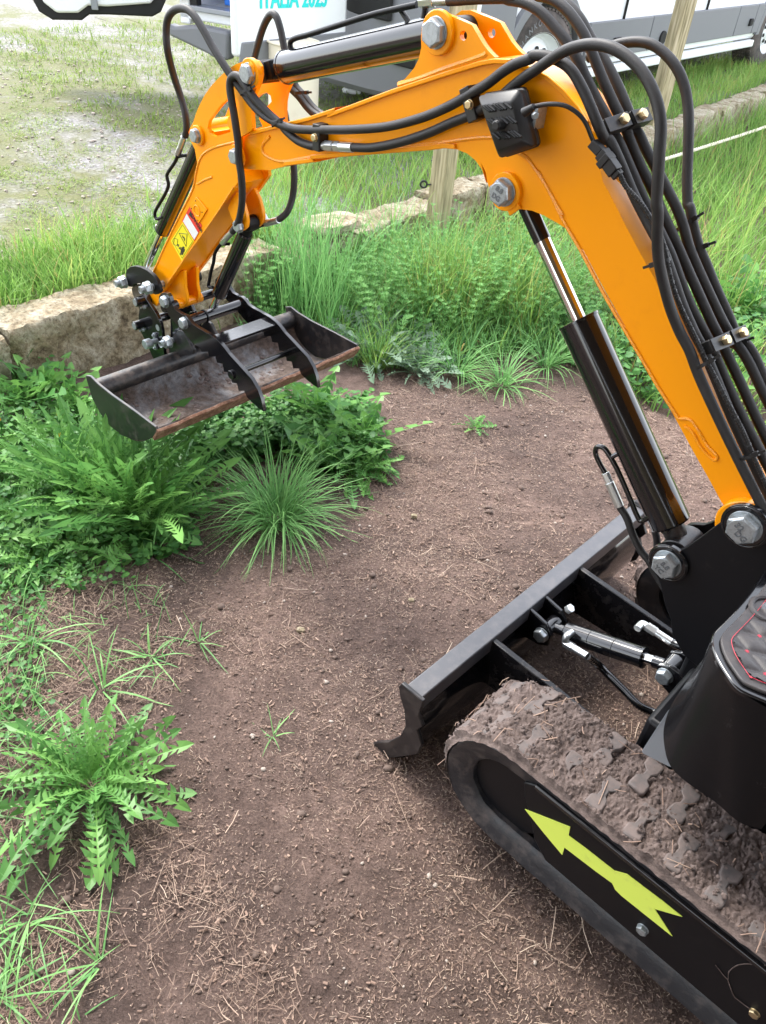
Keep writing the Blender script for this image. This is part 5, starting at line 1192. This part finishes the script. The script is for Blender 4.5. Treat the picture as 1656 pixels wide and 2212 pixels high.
# ------------------------------------------------------------------ vegetation generators
def blades(base, hgt, wid, az, lean, curl, tint, nseg=4, fold=0.):
    """ribbon blades: base (n,3), per-blade arrays; returns V, F, tint"""
    n_ = len(base); L_ = nseg+1; t = np.linspace(0, 1, L_)
    el = np.pi/2-lean[:, None]-curl[:, None]*t[None]**1.3
    dl = hgt[:, None]/nseg; hx = np.cumsum(np.concatenate([np.zeros((n_, 1)), np.cos(el[:, :-1])*dl], 1), 1); hz_ = np.cumsum(np.concatenate([np.zeros((n_, 1)), np.sin(el[:, :-1])*dl], 1), 1)
    hz_ = np.maximum(hz_, .004)
    cx, sx_ = np.cos(az)[:, None], np.sin(az)[:, None]
    P_ = np.stack([base[:, 0:1]+hx*cx, base[:, 1:2]+hx*sx_, base[:, 2:3]+hz_], -1)
    side = np.stack([-sx_*np.ones_like(hx), cx*np.ones_like(hx), np.zeros_like(hx)], -1)
    wv_ = wid[:, None]*(1-t[None]**2.2)*np.where(t[None] < .12, .7, 1)/2+.0002
    V = np.stack([P_-side*wv_[..., None], P_+side*wv_[..., None]], 2).reshape(n_, -1, 3)
    idx = np.arange(nseg); f = np.stack([idx*2, idx*2+1, idx*2+3, idx*2+2], 1)
    F = (np.arange(n_)[:, None, None]*(2*L_)+f[None]).reshape(-1, 4)
    tt_ = np.clip(tint[:, None]+np.repeat(t*.12, 2)[None], 0, 1)
    return V.reshape(-1, 3), F, tt_.reshape(-1)
def pip(P_, poly):
    c = np.zeros(len(P_), bool); x, y = P_[:, 0], P_[:, 1]; n_ = len(poly)
    for i in range(n_):
        a, b = poly[i], poly[i-1]; m_ = ((a[1] > y) != (b[1] > y)) & (x < (b[0]-a[0])*(y-a[1])/(b[1]-a[1]+1e-12)+a[0]); c ^= m_
    return c
def scatter(poly, n_, rg=rng):
    poly = np.array(poly); lo = poly.min(0); hi = poly.max(0); out_ = []; got = 0
    while got < n_:
        p = rg.uniform(lo, hi, (n_, 2)); p = p[pip(p, poly)]; out_.append(p); got += len(p)
    return np.concatenate(out_)[:n_]
def nfield(P_, k, s=0.): return np.array([noise.noise(Vector((x*k+s, y*k, s))) for x, y in P_])
def grass(name, poly, n_, h, w_, mat_, z=0., kind='stuff', lean=(.05, .5), curl=(.2, 1.4), clump=.0, tint=(.1, .8), nseg=4, dry=.04, hk=None, thr=None):
    P_ = scatter(poly, n_)
    if name == 'tall_grass': e_ = gz(D(1660, 760))[:2]; P_ = P_[np.hypot(P_[:, 0]-e_[0], P_[:, 1]-e_[1]) > .24]
    nf = nfield(P_, 3.3, 2.); nf2 = nfield(P_, 9., 7.)
    if thr is not None: keep = (nf+nf2*.6+rng.normal(0, .12, len(P_))) > thr; P_ = P_[keep]; nf = nf[keep]; nf2 = nf2[keep]
    n_ = len(P_); hh = rng.uniform(h[0], h[1], n_)*(1+.6*nf+.4*nf2)*rng.choice([1, 1, .6], n_)
    if hk is not None: hh *= hk(P_)
    az = rng.uniform(0, 2*np.pi, n_)+nf*3; ww = rng.uniform(w_[0], w_[1], n_)
    tn_ = np.clip(rng.uniform(*tint, n_)+nf*.35, 0, .84); tn_[rng.random(n_) < dry] = 1.
    V, F, t_ = blades(np.c_[P_, np.full(n_, z-.003)], hh, ww, az, rng.uniform(*lean, n_), rng.uniform(*curl, n_)*1., tn_, nseg)
    o = link(npmesh(name, V, F, mat_, t_), name); return tag(o, kind=kind)
g2 = lambda x, y, z=0.: tuple(gz(D(x, y), z)[:2])
def wstrip(u0, u1, v0, v1, n_=12):
    A = [wl(u)+wn(u)[1]*v0 for u in np.linspace(u0, u1, n_)]; B = [wl(u)+wn(u)[1]*v1 for u in np.linspace(u1, u0, n_)]; return A+B
front = [g2(520, 700), g2(640, 740), g2(760, 790), g2(900, 800), g2(1010, 790), g2(1130, 760), g2(1240, 790), g2(1330, 850), g2(1440, 905), g2(1560, 940), g2(1700, 1010), (3.6, 3.4), (7.5, 12.)]
bedP = front+[tuple(wl(u)-wn(u)[1]*.02) for u in np.linspace(14.5, 4.4, 22)]
hkf = lambda P_: np.clip(.45+1.4*np.minimum(1, np.array([min(math.hypot(x-a, y-b) for a, b in front[:11]) for x, y in P_])), .4, 1.15)
grass('tall_grass', bedP, 30000, (.16, .34), (.0035, .007), m_gra, hk=hkf, lean=(.02, .45), curl=(.2, 1.6))
nearP = [g2(520, 720), g2(760, 795), g2(900, 805), g2(1010, 795), g2(1130, 765), g2(1250, 800), g2(1340, 860), g2(1240, 620), g2(900, 560), g2(560, 640)]
grass('tall_grass', nearP, 9000, (.12, .32), (.003, .006), m_blu, hk=hkf, lean=(.05, .7), curl=(.3, 1.9))
mixP = [g2(740, 740), g2(1200, 740), g2(1130, 610), g2(840, 650)]
grass('tall_grass', mixP, 2600, (.22, .42), (.0018, .0045), m_gra, lean=(.02, .5), curl=(.2, 1.5), thr=.12, dry=.08)
grass('dry_stems', mixP+[], 90, (.25, .45), (.001, .002), m_yg, lean=(.02, .4), curl=(.05, .6), dry=1.)
stemP = [g2(530, 690), g2(720, 760), g2(760, 690), g2(620, 600)]
grass('tall_grass', stemP, 500, (.38, .62), (.003, .0055), m_blu, lean=(.02, .3), curl=(.1, .9))
grass('verge_grass', wstrip(2.0, 5.2, .17, .62), 12000, (.09, .2), (.003, .006), m_gra, z=YZ)
grass('verge_grass', wstrip(5.0, 13, .17, .9), 15000, (.06, .16), (.003, .006), m_gra, z=YZ, tint=(.3, .84))
grass('yard_grass', wstrip(.6, 5.6, .5, 2.9), 90000, (.012, .034), (.002, .0045), m_yg, z=YZ, thr=-.08, nseg=2, lean=(.5, 1.35), dry=.12)
grass('yard_grass', wstrip(5.6, 16, .7, 5.), 70000, (.025, .07), (.004, .008), m_yg, z=YZ, thr=-.3, nseg=2, lean=(.3, 1.2), tint=(0, .7))
grass('yard_grass', wstrip(1., 6, 2.6, 7.), 50000, (.012, .03), (.004, .008), m_yg, z=YZ, thr=.25, nseg=2, lean=(.6, 1.3))

def leaf_mesh(mb, base, L_, W_d, az, e0, e1, lobes, rg, tint, spiky=0.):
    """dandelion-type leaf: arched midrib with back-pointing triangular lobes"""
    n_ = lobes+3; ts = np.linspace(0, 1, n_*2+1); P_ = [np.array(base, float)]; E = []
    for i in range(len(ts)-1):
        e = e0+(e1-e0)*(ts[i]**1.1); E.append(e); P_.append(P_[-1]+L_/(len(ts)-1)*np.array([math.cos(e)*math.cos(az), math.cos(e)*math.sin(az), math.sin(e)]))
    E.append(E[-1]); S_ = np.array([-math.sin(az), math.cos(az), 0]); az2 = rg.uniform(-.25, .25)
    tw = rg.uniform(-1.1, 1.1)
    def pt(u, v, lift=0.):
        x = u*(len(P_)-1); i = min(int(x), len(P_)-2); p = P_[i]+(P_[i+1]-P_[i])*(x-i); e = E[i]
        up_ = np.array([-math.sin(e)*math.cos(az), -math.sin(e)*math.sin(az), math.cos(e)]); c, s_ = math.cos(tw*u), math.sin(tw*u)
        q = p+(S_*c+up_*s_)*v+up_*(abs(v)*.28+lift)+S_*az2*L_*u*u
        if q[2] < base[2]+.004: q[2] = base[2]+.004+abs(v)*.1
        return q
    us_ = np.linspace(.14, .86, lobes+1); us_[1:-1] += rg.uniform(-.25, .25, lobes-1)*(.72/lobes)
    for sd in (-1, 1):
        prev = None
        for k in range(lobes):
            a, b = us_[k], us_[k+1]; wv_ = W_d*(math.sin(math.pi*(.18+.7*(a-.1)))**.8)*rg.uniform(.55, 1.25); sw = W_d*(.07+.09*a)
            jit = rg.uniform(-.02, .03)
            m0 = pt(a, 0); m1 = pt(b, 0); s0_ = pt(a+.004, sd*sw); s1 = pt(a+.62*(b-a), sd*sw*.9); tip = pt(max(0, a-.45*(b-a)+jit), sd*wv_, rg.uniform(-.25, .2)*W_d); mid = pt(a+.42*(b-a), sd*wv_*.55)
            s2 = pt(b, sd*sw*.75); o = len(mb.v); vs = [m0, m1, s0_, s1, s2, tip, mid]; fs = [(0, 2, 3, 1), (1, 3, 4), (2, 5, 6), (2, 6, 3)]
            if sd < 0: fs = [f[::-1] for f in fs]
            mb.add(vs, fs); mb.tint += [min(1, tint+.22), min(1, tint+.22), tint, tint, tint, tint, tint]
        # petiole and terminal lobe
        w0 = W_d*.06; vs = [pt(0, 0), pt(.14, 0), pt(.14, sd*W_d*.14), pt(0, sd*w0)]; mb.add(vs, [(0, 1, 2, 3)]); mb.tint += [min(1, tint+.5)]*2+[tint]*2
        vs = [pt(.86, 0), pt(1., 0), pt(.93, sd*W_d*.38), pt(.83, sd*W_d*.62), pt(.86, sd*W_d*.2)]; mb.add(vs, [(0, 1, 2), (0, 2, 3), (0, 3, 4)]); mb.tint += [min(1, tint+.2), tint, tint, tint, tint]
def dandelion(seed, nl, L_, upright=0., mat_=m_dan, wid=.125, lob=(5, 7), name='dandelion_plant', flowers=0, root=0.):
    rg = np.random.default_rng(seed); mb = MB()
    for k in range(nl):
        f = (k+.5)/nl; az = k*2.39996+rg.uniform(-.3, .3); e0 = rad(18)+rad(62)*(1-f)**1.2+upright*.4+rg.uniform(-.12, .12); e1 = e0-rad(rg.uniform(35, 85))*(1-upright*.5)
        ll = L_*rg.uniform(.65, 1.1)*(.72+.4*f)
        b = (root*math.cos(az)*rg.uniform(0, 1)+.006*math.cos(az), root*math.sin(az)*rg.uniform(0, 1)+.006*math.sin(az), 0)
        leaf_mesh(mb, b, ll, ll*wid*rg.uniform(.8, 1.2), az, e0, e1, int(rg.integers(lob[0], lob[1]+1)), rg, float(np.clip(rg.uniform(.05, .75)+.25*(1-f), 0, .95)))
    mb2 = mb; vs = mb2.v; o = mb2.build(name+'_mesh', mat_, smooth=0, loc=(0, 0, 0)); me = o.data; bpy.data.objects.remove(o); me.name = name; return me
DM = [dandelion(s, 40, .215, wid=.11, lob=(6, 9), root=.02) for s in (1, 2, 3, 4)]
DT = [dandelion(s, 46, .37, 1.15, wid=.062, lob=(10, 13), root=.07) for s in (7, 8)]
DU = [dandelion(s, 16, .27, .9, wid=.17, lob=(3, 5)) for s in (11, 12)]
def plant(me, px, sc=1., rz=0., z=0., label=None, cat='weed', group=None, name='dandelion_plant', xy=None):
    p = gz(D(*px), z) if xy is None else np.array([*xy, z]); o = link(me, name, (p[0], p[1], z+gh(p[0], p[1]) if z == 0 else z), rz, sc); return tag(o, label, cat, group)
ORD = ['leftmost', 'second', 'third', 'fourth', 'fifth', 'sixth', 'seventh', 'eighth', 'ninth', 'rightmost']
def rowlab(lst, bounds, names, where):
    out_ = {}
    for b, nm in zip(bounds, names):
        row = sorted([p_ for p_, _ in lst if b[0] <= p_[1] < b[1]])
        for i, p_ in enumerate(row): w_ = 'leftmost' if i == 0 else ('rightmost' if i == len(row)-1 else ORD[i]+' from left'); out_[p_] = 'toothed dandelion, '+w_+' in the '+nm+' row of the patch '+where
    return out_
k = 0
LFT = [((45, 950), 1.), ((185, 965), 1.05), ((320, 985), 1.), ((120, 1060), 1.1), ((255, 1100), 1.1), ((360, 1070), .95), ((35, 1120), 1.05), ((165, 1185), 1.05), ((290, 1170), .9), ((-20, 1030), 1.), ((85, 1215), .85), ((395, 985), .7), ((240, 1030), .9), ((110, 960), .9), ((-30, 1180), .9), ((230, 930), .8), ((420, 1035), .55), ((265, 1050), 1.15), ((200, 1040), 1.15), ((310, 1050), 1.0), ((150, 1030), 1.1)]
labs = rowlab(LFT, [(0, 1000), (1000, 1065), (1065, 1140), (1140, 1400)], ['back', 'second', 'third', 'front'], 'left of the bucket')
for px, sc in LFT:
    plant(DM[k % 4], px, sc, k*1.7, label=labs[px], group='dandelions crowded left of the bucket'); k += 1
for (px, sc), w_ in zip([((10, 850), .85), ((45, 890), .9), ((95, 870), .95), ((150, 880), .85), ((180, 905), .7)], ('leftmost', 'second from left', 'middle', 'fourth from left', 'rightmost')):
    plant(DU[k % 2], px, sc, k*1.3, label='upright broad-leaved dandelion, '+w_+' of five at the stone wall foot', group='dandelions at the wall foot'); k += 1
RGT = [((620, 900), .85), ((690, 905), .95), ((735, 960), 1.), ((660, 975), .9), ((790, 960), .85), ((760, 1020), .8), ((590, 950), .7), ((700, 1010), .85), ((810, 1010), .55)]
labs = rowlab(RGT, [(0, 955), (955, 990), (990, 1400)], ['back', 'middle', 'front'], 'right of the bucket')
for px, sc in RGT:
    plant(DM[k % 4] if k % 3 else DU[0], px, sc, k*2.1, label=labs[px], group='dandelions crowded right of the bucket'); k += 1
for (px, sc), w_ in zip([((150, 1060), .8), ((205, 1095), .95), ((252, 1118), 1.05), ((300, 1128), 1.05), ((345, 1130), .8)], ('leftmost', 'second from left', 'middle', 'fourth from left', 'rightmost')):
    plant(DT[k % 2], px, sc, k*1.9, label='tall dandelion, '+w_+' of five standing against the left bucket end', group='dandelions against the bucket end'); k += 1
plant(dandelion(21, 80, .25, .12, wid=.095, lob=(7, 9), root=.03), (205, 1700), .88, .4, label='large lone dandelion rosette on straw in the lower left corner')
plant(dandelion(22, 14, .085, .2, wid=.2, lob=(3, 5)), (1026, 930), 1., .4, label='tiny pale green rosette alone on the bare soil')
plant(dandelion(23, 14, .10, .3, wid=.25, lob=(2, 4)), (1395, 860), 1., 0, label='small leafy weed at the soil edge behind the boom cylinder')
th_me = dandelion(31, 60, .2, .35, m_ths, .13, (7, 9), 'thistle_plant', root=.07)
plant(th_me, (800, 760), 1.15, 0, label='grey-green spiny thistle in front of the tall weeds', name='thistle_plant', cat='thistle'); plant(th_me, (905, 800), .8, 2., label='low grey-green thistle sprawling at the soil edge', name='thistle_plant', cat='thistle')
plant(th_me, (870, 745), .8, 1., label='grey-green thistle partly hidden among the cleavers', name='thistle_plant', cat='thistle')
for (px, sc), w_ in zip([((1470, 760), 1.2), ((1590, 690), 1.3), ((1545, 860), 1.), ((1400, 640), 1.2)], ('below the fence rope beside the hoses', 'farthest right in the tall grass', 'at the soil edge right of the boom', 'just right of the boom in tall grass')):
    plant(DU[k % 2], px, sc, k*1.3, label='broad-leaved weed '+w_, name='broadleaf_weed', group='broad-leaved weeds in the tall grass'); k += 1
# dandelion flower heads
def flower(px, top, label):
    p = gz(D(*px), 0); z_ = top; t = empty('dandelion_flower', p, label, 'flower', 'half-closed dandelion flowers'); h = p+np.array([.01, .01, z_])
    MB().tube(catmull([p, p+np.array([.0, .004, z_*.5]), h], 4), .0018, 6).build('stalk', m_clv, t)
    MB().tube([h, h+ZZ*.006, h+ZZ*.016, h+ZZ*.024], [.003, .0075, .0065, .005], 10).build('sepal_cup', m_dan, t)
    mb = MB()
    for k in range(9): a = k*.7; e = np.array([math.cos(a), math.sin(a), 0]); mb.add([h+ZZ*.022+e*.002, h+ZZ*.022+e*.005, h+ZZ*.037+e*.004*(k % 3)/2, h+ZZ*.034+e*.001], [(0, 1, 2, 3)])
    mb.build('petals', m_flw, t)
flower((140, 1010), .17, 'topmost half-closed yellow dandelion flower above the left patch'); flower((142, 1045), .15, 'half-closed yellow dandelion flower just below the topmost one'); flower((16, 1010), .15, 'half-closed yellow dandelion flower at the left edge')
# tufts
def tuft(n_, h, w_, seed, spread=.03, mat_=m_blu, lean=(.1, 1.2), curl=(.5, 1.8), nseg=7, tint=(.1, .85)):
    rg = np.random.default_rng(seed); a = rg.uniform(0, 2*np.pi, n_); r_ = spread*np.sqrt(rg.random(n_)); f = rg.random(n_)**.7
    base = np.c_[r_*np.cos(a), r_*np.sin(a), np.zeros(n_)]
    V, F, t_ = blades(base, rg.uniform(*h, n_), rg.uniform(*w_, n_), a+rg.normal(0, .7, n_), lean[0]+f*(lean[1]-lean[0]), rg.uniform(*curl, n_), rg.uniform(*tint, n_), nseg)
    return npmesh('grass_tuft', V, F, mat_, t_)
plant(tuft(460, (.15, .36), (.0024, .0044), 5, .06, m_blu, (.05, 1.25), (.3, 2.4), 9, (.2, .95)), (600, 1120), .88, 0, label='big arching grass tussock on the soil in front of the bucket', name='grass_tuft', cat='grass tuft')
plant(tuft(60, (.12, .26), (.003, .0045), 6, .02, m_gra, (.05, .7), (.1, .8)), (812, 800), 1., 0, label='slim upright grass tuft beside the right end of the bucket', name='grass_tuft', cat='grass tuft')
for i, (px, lab) in enumerate([((1085, 830), 'floppy bluish grass tuft at the soil edge below the boom'), ((985, 805), 'short spreading grass tuft in front of the cleavers'), ((1180, 790), 'grass tuft beside the chrome rod of the boom cylinder')]):
    plant(tuft(90, (.12, .26), (.003, .005), 40+i, .03, m_blu, (.2, 1.2), (.6, 1.8)), px, 1., i, label=lab, name='grass_tuft', cat='grass tuft')
tl_me = [tuft(10, (.08, .20), (.0028, .0055), 60+i, .014, m_blu, (.3, 1.4), (.3, 1.7)) for i in range(4)]
for i, (px, sc, lab) in enumerate([((325, 1420), 1., 'sparse grass sprig below the left dandelion patch'), ((430, 1390), .7, 'small grass sprig on straw right of the left patch'), ((220, 1490), 1.05, 'spreading coarse grass sprig above the lone dandelion'), ((75, 1390), 1.1, 'coarse grass sprig among ground cover at left edge'),
        ((590, 1590), .6, 'single bright grass seedling alone in the middle of the soil'), ((20, 1560), .9, 'coarse grass clump left of the lone dandelion'), ((60, 1990), .95, 'coarse grass clump below the lone dandelion'), ((215, 2080), .9, 'grass sprig on straw near the bottom edge'), ((10, 2150), 1.1, 'coarse grass clump in the bottom left corner'),
        ((330, 1205), .9, 'long bent grass blades at the foot of the left patch'), ((20, 1270), 1.2, 'coarse grass blades under the left patch edge'), ((-10, 1760), .8, 'coarse grass clump at the left edge beside the lone dandelion')]):
    plant(tl_me[i % 4], px, sc, i*1.1, label=lab, name='grass_tuft', cat='grass tuft')
grass('thin_grass', [g2(-60, 1190), g2(120, 1240), g2(330, 1260), g2(420, 1420), g2(230, 1520), g2(110, 1560), g2(60, 1900), g2(180, 2212), g2(-80, 2260)], 260, (.04, .15), (.0014, .003), m_blu, lean=(.3, 1.4), curl=(.2, 1.8), nseg=5)
grass('thin_grass', [g2(-60, 1190), g2(90, 1240), g2(110, 1400), g2(70, 1700), g2(110, 2212), g2(-80, 2260)], 180, (.04, .15), (.0016, .003), m_blu, lean=(.2, 1.3), curl=(.2, 1.6), nseg=5)
# ground cover of small round leaves
def cover(poly, n_, name, r_=(.006, .014), zr=(.006, .04), mat_=m_cov):
    P_ = scatter(poly, n_); V = []; F = []; t_ = []; a6 = np.linspace(0, 2*np.pi, 8)[:-1]
    for x, y in P_:
        r0 = rng.uniform(*r_); z0 = gh(x, y)+rng.uniform(*zr); th, ph = rng.uniform(0, 6.28), rng.uniform(.0, .7); ax = np.array([math.cos(th), math.sin(th), 0]); n0 = ax*math.sin(ph)+ZZ*math.cos(ph); a = np.cross(n0, [.3, .9, .1]); a /= np.linalg.norm(a); b = np.cross(n0, a)
        o = len(V); V.append((x, y, z0-.15*r0))
        for k, q_ in enumerate(a6): rr = r0*(1 if k else .55); p = np.array([x, y, z0])+(a*math.cos(q_)*rr+b*math.sin(q_)*rr*.9); V.append(tuple(p))
        for k in range(7): F.append((o, o+1+k, o+1+(k+1) % 7))
        t = rng.uniform(.1, .9); t_ += [min(1, t+.15)]+[t]*7
    return tag(link(npmesh(name, V, np.array(F), mat_, t_), name), kind='stuff')
cover([g2(-60, 1230), g2(60, 1260), g2(110, 1350), g2(90, 1450), g2(120, 1530), g2(90, 1600), g2(-80, 1640)], 420, 'ground_cover', (.005, .010))
cover([g2(20, 1180), g2(260, 1210), g2(300, 1265), g2(120, 1290), g2(0, 1270)], 260, 'ground_cover', (.005, .010))
cover([g2(380, 900), g2(560, 900), g2(620, 960), g2(560, 1010), g2(420, 1010), g2(390, 960)], 2600, 'ground_cover', zr=(.01, .10))
cover([g2(-40, 900), g2(420, 880), g2(420, 1080), g2(300, 1180), g2(-40, 1200)], 2200, 'ground_cover', (.006, .012), (.01, .09))
cover([g2(580, 860), g2(800, 880), g2(840, 1000), g2(700, 1040), g2(600, 980)], 1500, 'ground_cover', (.007, .015), (.01, .08))
cover([g2(250, 1120), g2(420, 1130), g2(440, 1180), g2(300, 1230)], 350, 'ground_cover')
cover([g2(1180, 700), g2(1656, 640), g2(1656, 760), g2(1450, 900), g2(1330, 850)], 2200, 'ground_cover', (.01, .022), (.02, .14))
# cleavers
def cleavers(poly, n_, h=(.2, .36)):
    P_ = scatter(poly, n_); V = []; F = []; t_ = []
    for x, y in P_:
        cn = noise.noise(Vector((x*4, y*4, 2.))); H_ = rng.uniform(*h)*(1+.55*cn); lx, ly = rng.normal(0, .10, 2); tt_ = float(np.clip(rng.uniform(.15, .6)+.4*cn, 0, .8)); nw = int(H_/.032); pv = None
        for k in range(nw+1):
            f = k/nw; c = np.array([x+lx*f*f, y+ly*f*f, H_*f]); 
            o = len(V)
            for (dx, dy) in ((.0012, 0), (-.0006, .001), (-.0006, -.001)): V.append((c[0]+dx, c[1]+dy, c[2])); t_.append(min(1, tt_+.4))
            if pv is not None:
                for q_ in range(3): F.append((pv+q_, pv+(q_+1) % 3, o+(q_+1) % 3, o+q_))
            pv = o
            if k < 2: continue
            r_ = .021*(1-.35*f)*rng.uniform(.8, 1.15); a0 = rng.uniform(0, 1); 
            for q_ in range(7):
                a = a0+q_*2*math.pi/7; e = np.array([math.cos(a), math.sin(a), 0]); s_ = np.array([-e[1], e[0], 0]); up_ = ZZ*r_*(.15+.7*f); o = len(V)
                for p in (c, c+e*r_*.6+s_*.0028+up_*.6, c+e*r_+up_, c+e*r_*.6-s_*.0028+up_*.6): V.append(tuple(p))
                t_ += [tt_+.15, tt_, tt_, tt_]; F.append((o, o+1, o+2, o+3))
    return tag(link(npmesh('cleavers', V, np.array(F), m_clv, np.clip(t_, 0, 1)), 'cleavers'), kind='stuff')
cleavers([g2(740, 740), g2(900, 760), g2(1120, 740), g2(1200, 700), g2(1130, 610), g2(980, 605), g2(840, 650), g2(720, 660)], 340)
cleavers([g2(520, 700), g2(720, 750), g2(740, 660), g2(560, 620)], 110, (.15, .3))
cleavers([g2(1120, 740), g2(1300, 780), g2(1400, 720), g2(1300, 600)], 70, (.15, .28))

m_clod = mat('soil_clod', (.12, .085, .07), .95)
m_pebb = mat('pebble', (.34, .29, .25), .8)
# ------------------------------------------------------------------ straw, chips, clods on the soil
soil = [g2(-60, 1180), g2(420, 1000), g2(560, 980), g2(860, 960), g2(800, 800), g2(1000, 780), g2(1130, 760), g2(1250, 790), g2(1460, 900), g2(1700, 1000), (1.7, 1.2), (1.1, .45), (-.75, .42)]
def litter(n_, L_, W_d, name, thr, tint, zoff=.004, bend=.0):
    P_ = scatter(soil, n_); nf = .8*nfield(P_, 1.1, 4.)+.7*nfield(P_, 3.1, 2.)+.5*nfield(P_, 9., 9.)
    keep = nf+rng.normal(0, .25, len(P_)) > thr; P_ = P_[keep]; n_ = len(P_)
    zz_ = np.array([gh(x, y) for x, y in P_])+zoff*rng.uniform(.3, 1.6, n_); l_ = rng.uniform(L_[0], L_[1], n_)*rng.choice([1, .6, .4], n_); w_ = rng.uniform(W_d[0], W_d[1], n_)
    a = rng.uniform(0, np.pi*2, n_); tl_ = rng.normal(0, .16, n_); ro = rng.normal(0, .6, n_)
    d = np.stack([np.cos(a)*np.cos(tl_), np.sin(a)*np.cos(tl_), np.sin(tl_)], 1); s_ = np.stack([-np.sin(a)*np.cos(ro), np.cos(a)*np.cos(ro), np.sin(ro)], 1); u_ = np.cross(d, s_)
    c = np.c_[P_, zz_]; q = []
    bnd = (rng.normal(0, bend, n_)*l_)[:, None]*s_
    for (k, kk) in ((-.5, 0), (0., 1), (.5, 0)):
        m_ = c+d*(l_*k)[:, None]+bnd*kk
        q += [m_-s_*(w_/2)[:, None], m_+u_*(w_*.35)[:, None], m_+s_*(w_/2)[:, None]]
    V = np.stack(q, 1); f = np.array([(0, 1, 4, 3), (1, 2, 5, 4), (3, 4, 7, 6), (4, 5, 8, 7)]); F = (np.arange(n_)[:, None, None]*9+f[None]).reshape(-1, 4)
    t_ = np.repeat(np.clip(rng.beta(2, 2, n_)*(tint[1]-tint[0])+tint[0], 0, 1), 9)
    return tag(link(npmesh(name, V.reshape(-1, 3), F, m_str, t_), name), kind='stuff')
litter(170000, (.003, .011), (.0005, .0013), 'straw_litter', -.12, (.1, .95), .0025)
litter(15000, (.008, .030), (.0005, .0012), 'straw_litter', .15, (.15, .95), .004, .03)
litter(1300, (.04, .12), (.0009, .0019), 'dry_stalks', .12, (.3, .95), .006, .05)
soil_keep = soil; soil = [g2(-80, 1260), g2(330, 1240), g2(420, 1420), g2(330, 1700), g2(520, 1960), g2(700, 2260), g2(-100, 2300)]
litter(6500, (.01, .07), (.0004, .0012), 'dry_stalks', -.2, (.1, .8), .007, .06)
soil = soil_keep
litter(9000, (.004, .016), (.0022, .005), 'wood_chips', -.5, (0, .6), .004)
def clods(n_, r_, name, mats, thr=-1):
    bmx = bmesh.new(); bmesh.ops.create_icosphere(bmx, subdivisions=1, radius=1.); B = np.array([tuple(v_.co) for v_ in bmx.verts]); Fb = np.array([[v_.index for v_ in f.verts] for f in bmx.faces]); bmx.free()
    P_ = scatter(soil, n_); V = []; 
    for x, y in P_:
        r0 = r_[0]*(r_[1]/r_[0])**(rng.random()**3); k = B*(1+rng.normal(0, .16, (len(B), 1)))*r0*np.array([rng.uniform(.7, 1.3), rng.uniform(.7, 1.3), .6]); V.append(k+np.array([x, y, gh(x, y)+r0*.25]))
    V = np.concatenate(V); F = (np.arange(n_)[:, None, None]*len(B)+Fb[None]).reshape(-1, 3); return tag(link(npmesh(name, V, F, mats, smooth=False), name), kind='stuff')
clods(34000, (.0008, .0048), 'soil_clods', m_clod)
clods(900, (.003, .013), 'soil_clods', m_clod)
soil_k = soil; soil = wstrip(.6, 6.2, .6, 4.5); gh0 = gh
gh = lambda x, y: YZ+.012*fr(x, y, 1.5)+.01*fr(x, y, 6)
clods(9000, (.003, .013), 'yard_stones', m_pebb)
gh = gh0; soil = soil_k
clods(500, (.002, .007), 'pebbles', m_pebb)
for px, s_, lab in (((889, 1297), .009, 'small pale pebble on bare soil in the middle'), ((895, 1115), .010, 'round cream pebble on soil right of the tussock'), ((650, 1362), .011, 'pale earth lump on soil below the tussock')):
    q = gz(D(*px), .003); slab_at(q, s_, s_*.8, s_*.6, 'pebble', lab, m_stone, cat='pebble', seedv=px[0]*.1)

# ------------------------------------------------------------------ added, unseen cover behind the camera; blocks sky light over the foreground
blocker = empty('light_blocker', (0, -2.6, 0), 'added plank cover out of view behind the camera, shading the foreground', 'blocker')
for x, y in ((-2.6, -.55), (2.9, -.75), (-2.6, -4.6), (2.9, -4.6)): MB().box((x, y, 1.2), (.06, 0, 0), (0, .06, 0), (0, 0, 1.25)).build('post', m_post, blocker, .004)  # uprights of the added light-blocking cover, out of view
MB().box((.1, -1.7, 2.45), (3.4, 0, 0), (0, 2.75, -.15), (0, .004, .04)).build('shade_roof', m_post, blocker, .004)
MB().box((.1, -4.7, 1.2), (3.0, 0, 0), (0, .03, 0), (0, 0, 1.2)).build('shade_wall', m_post, blocker)
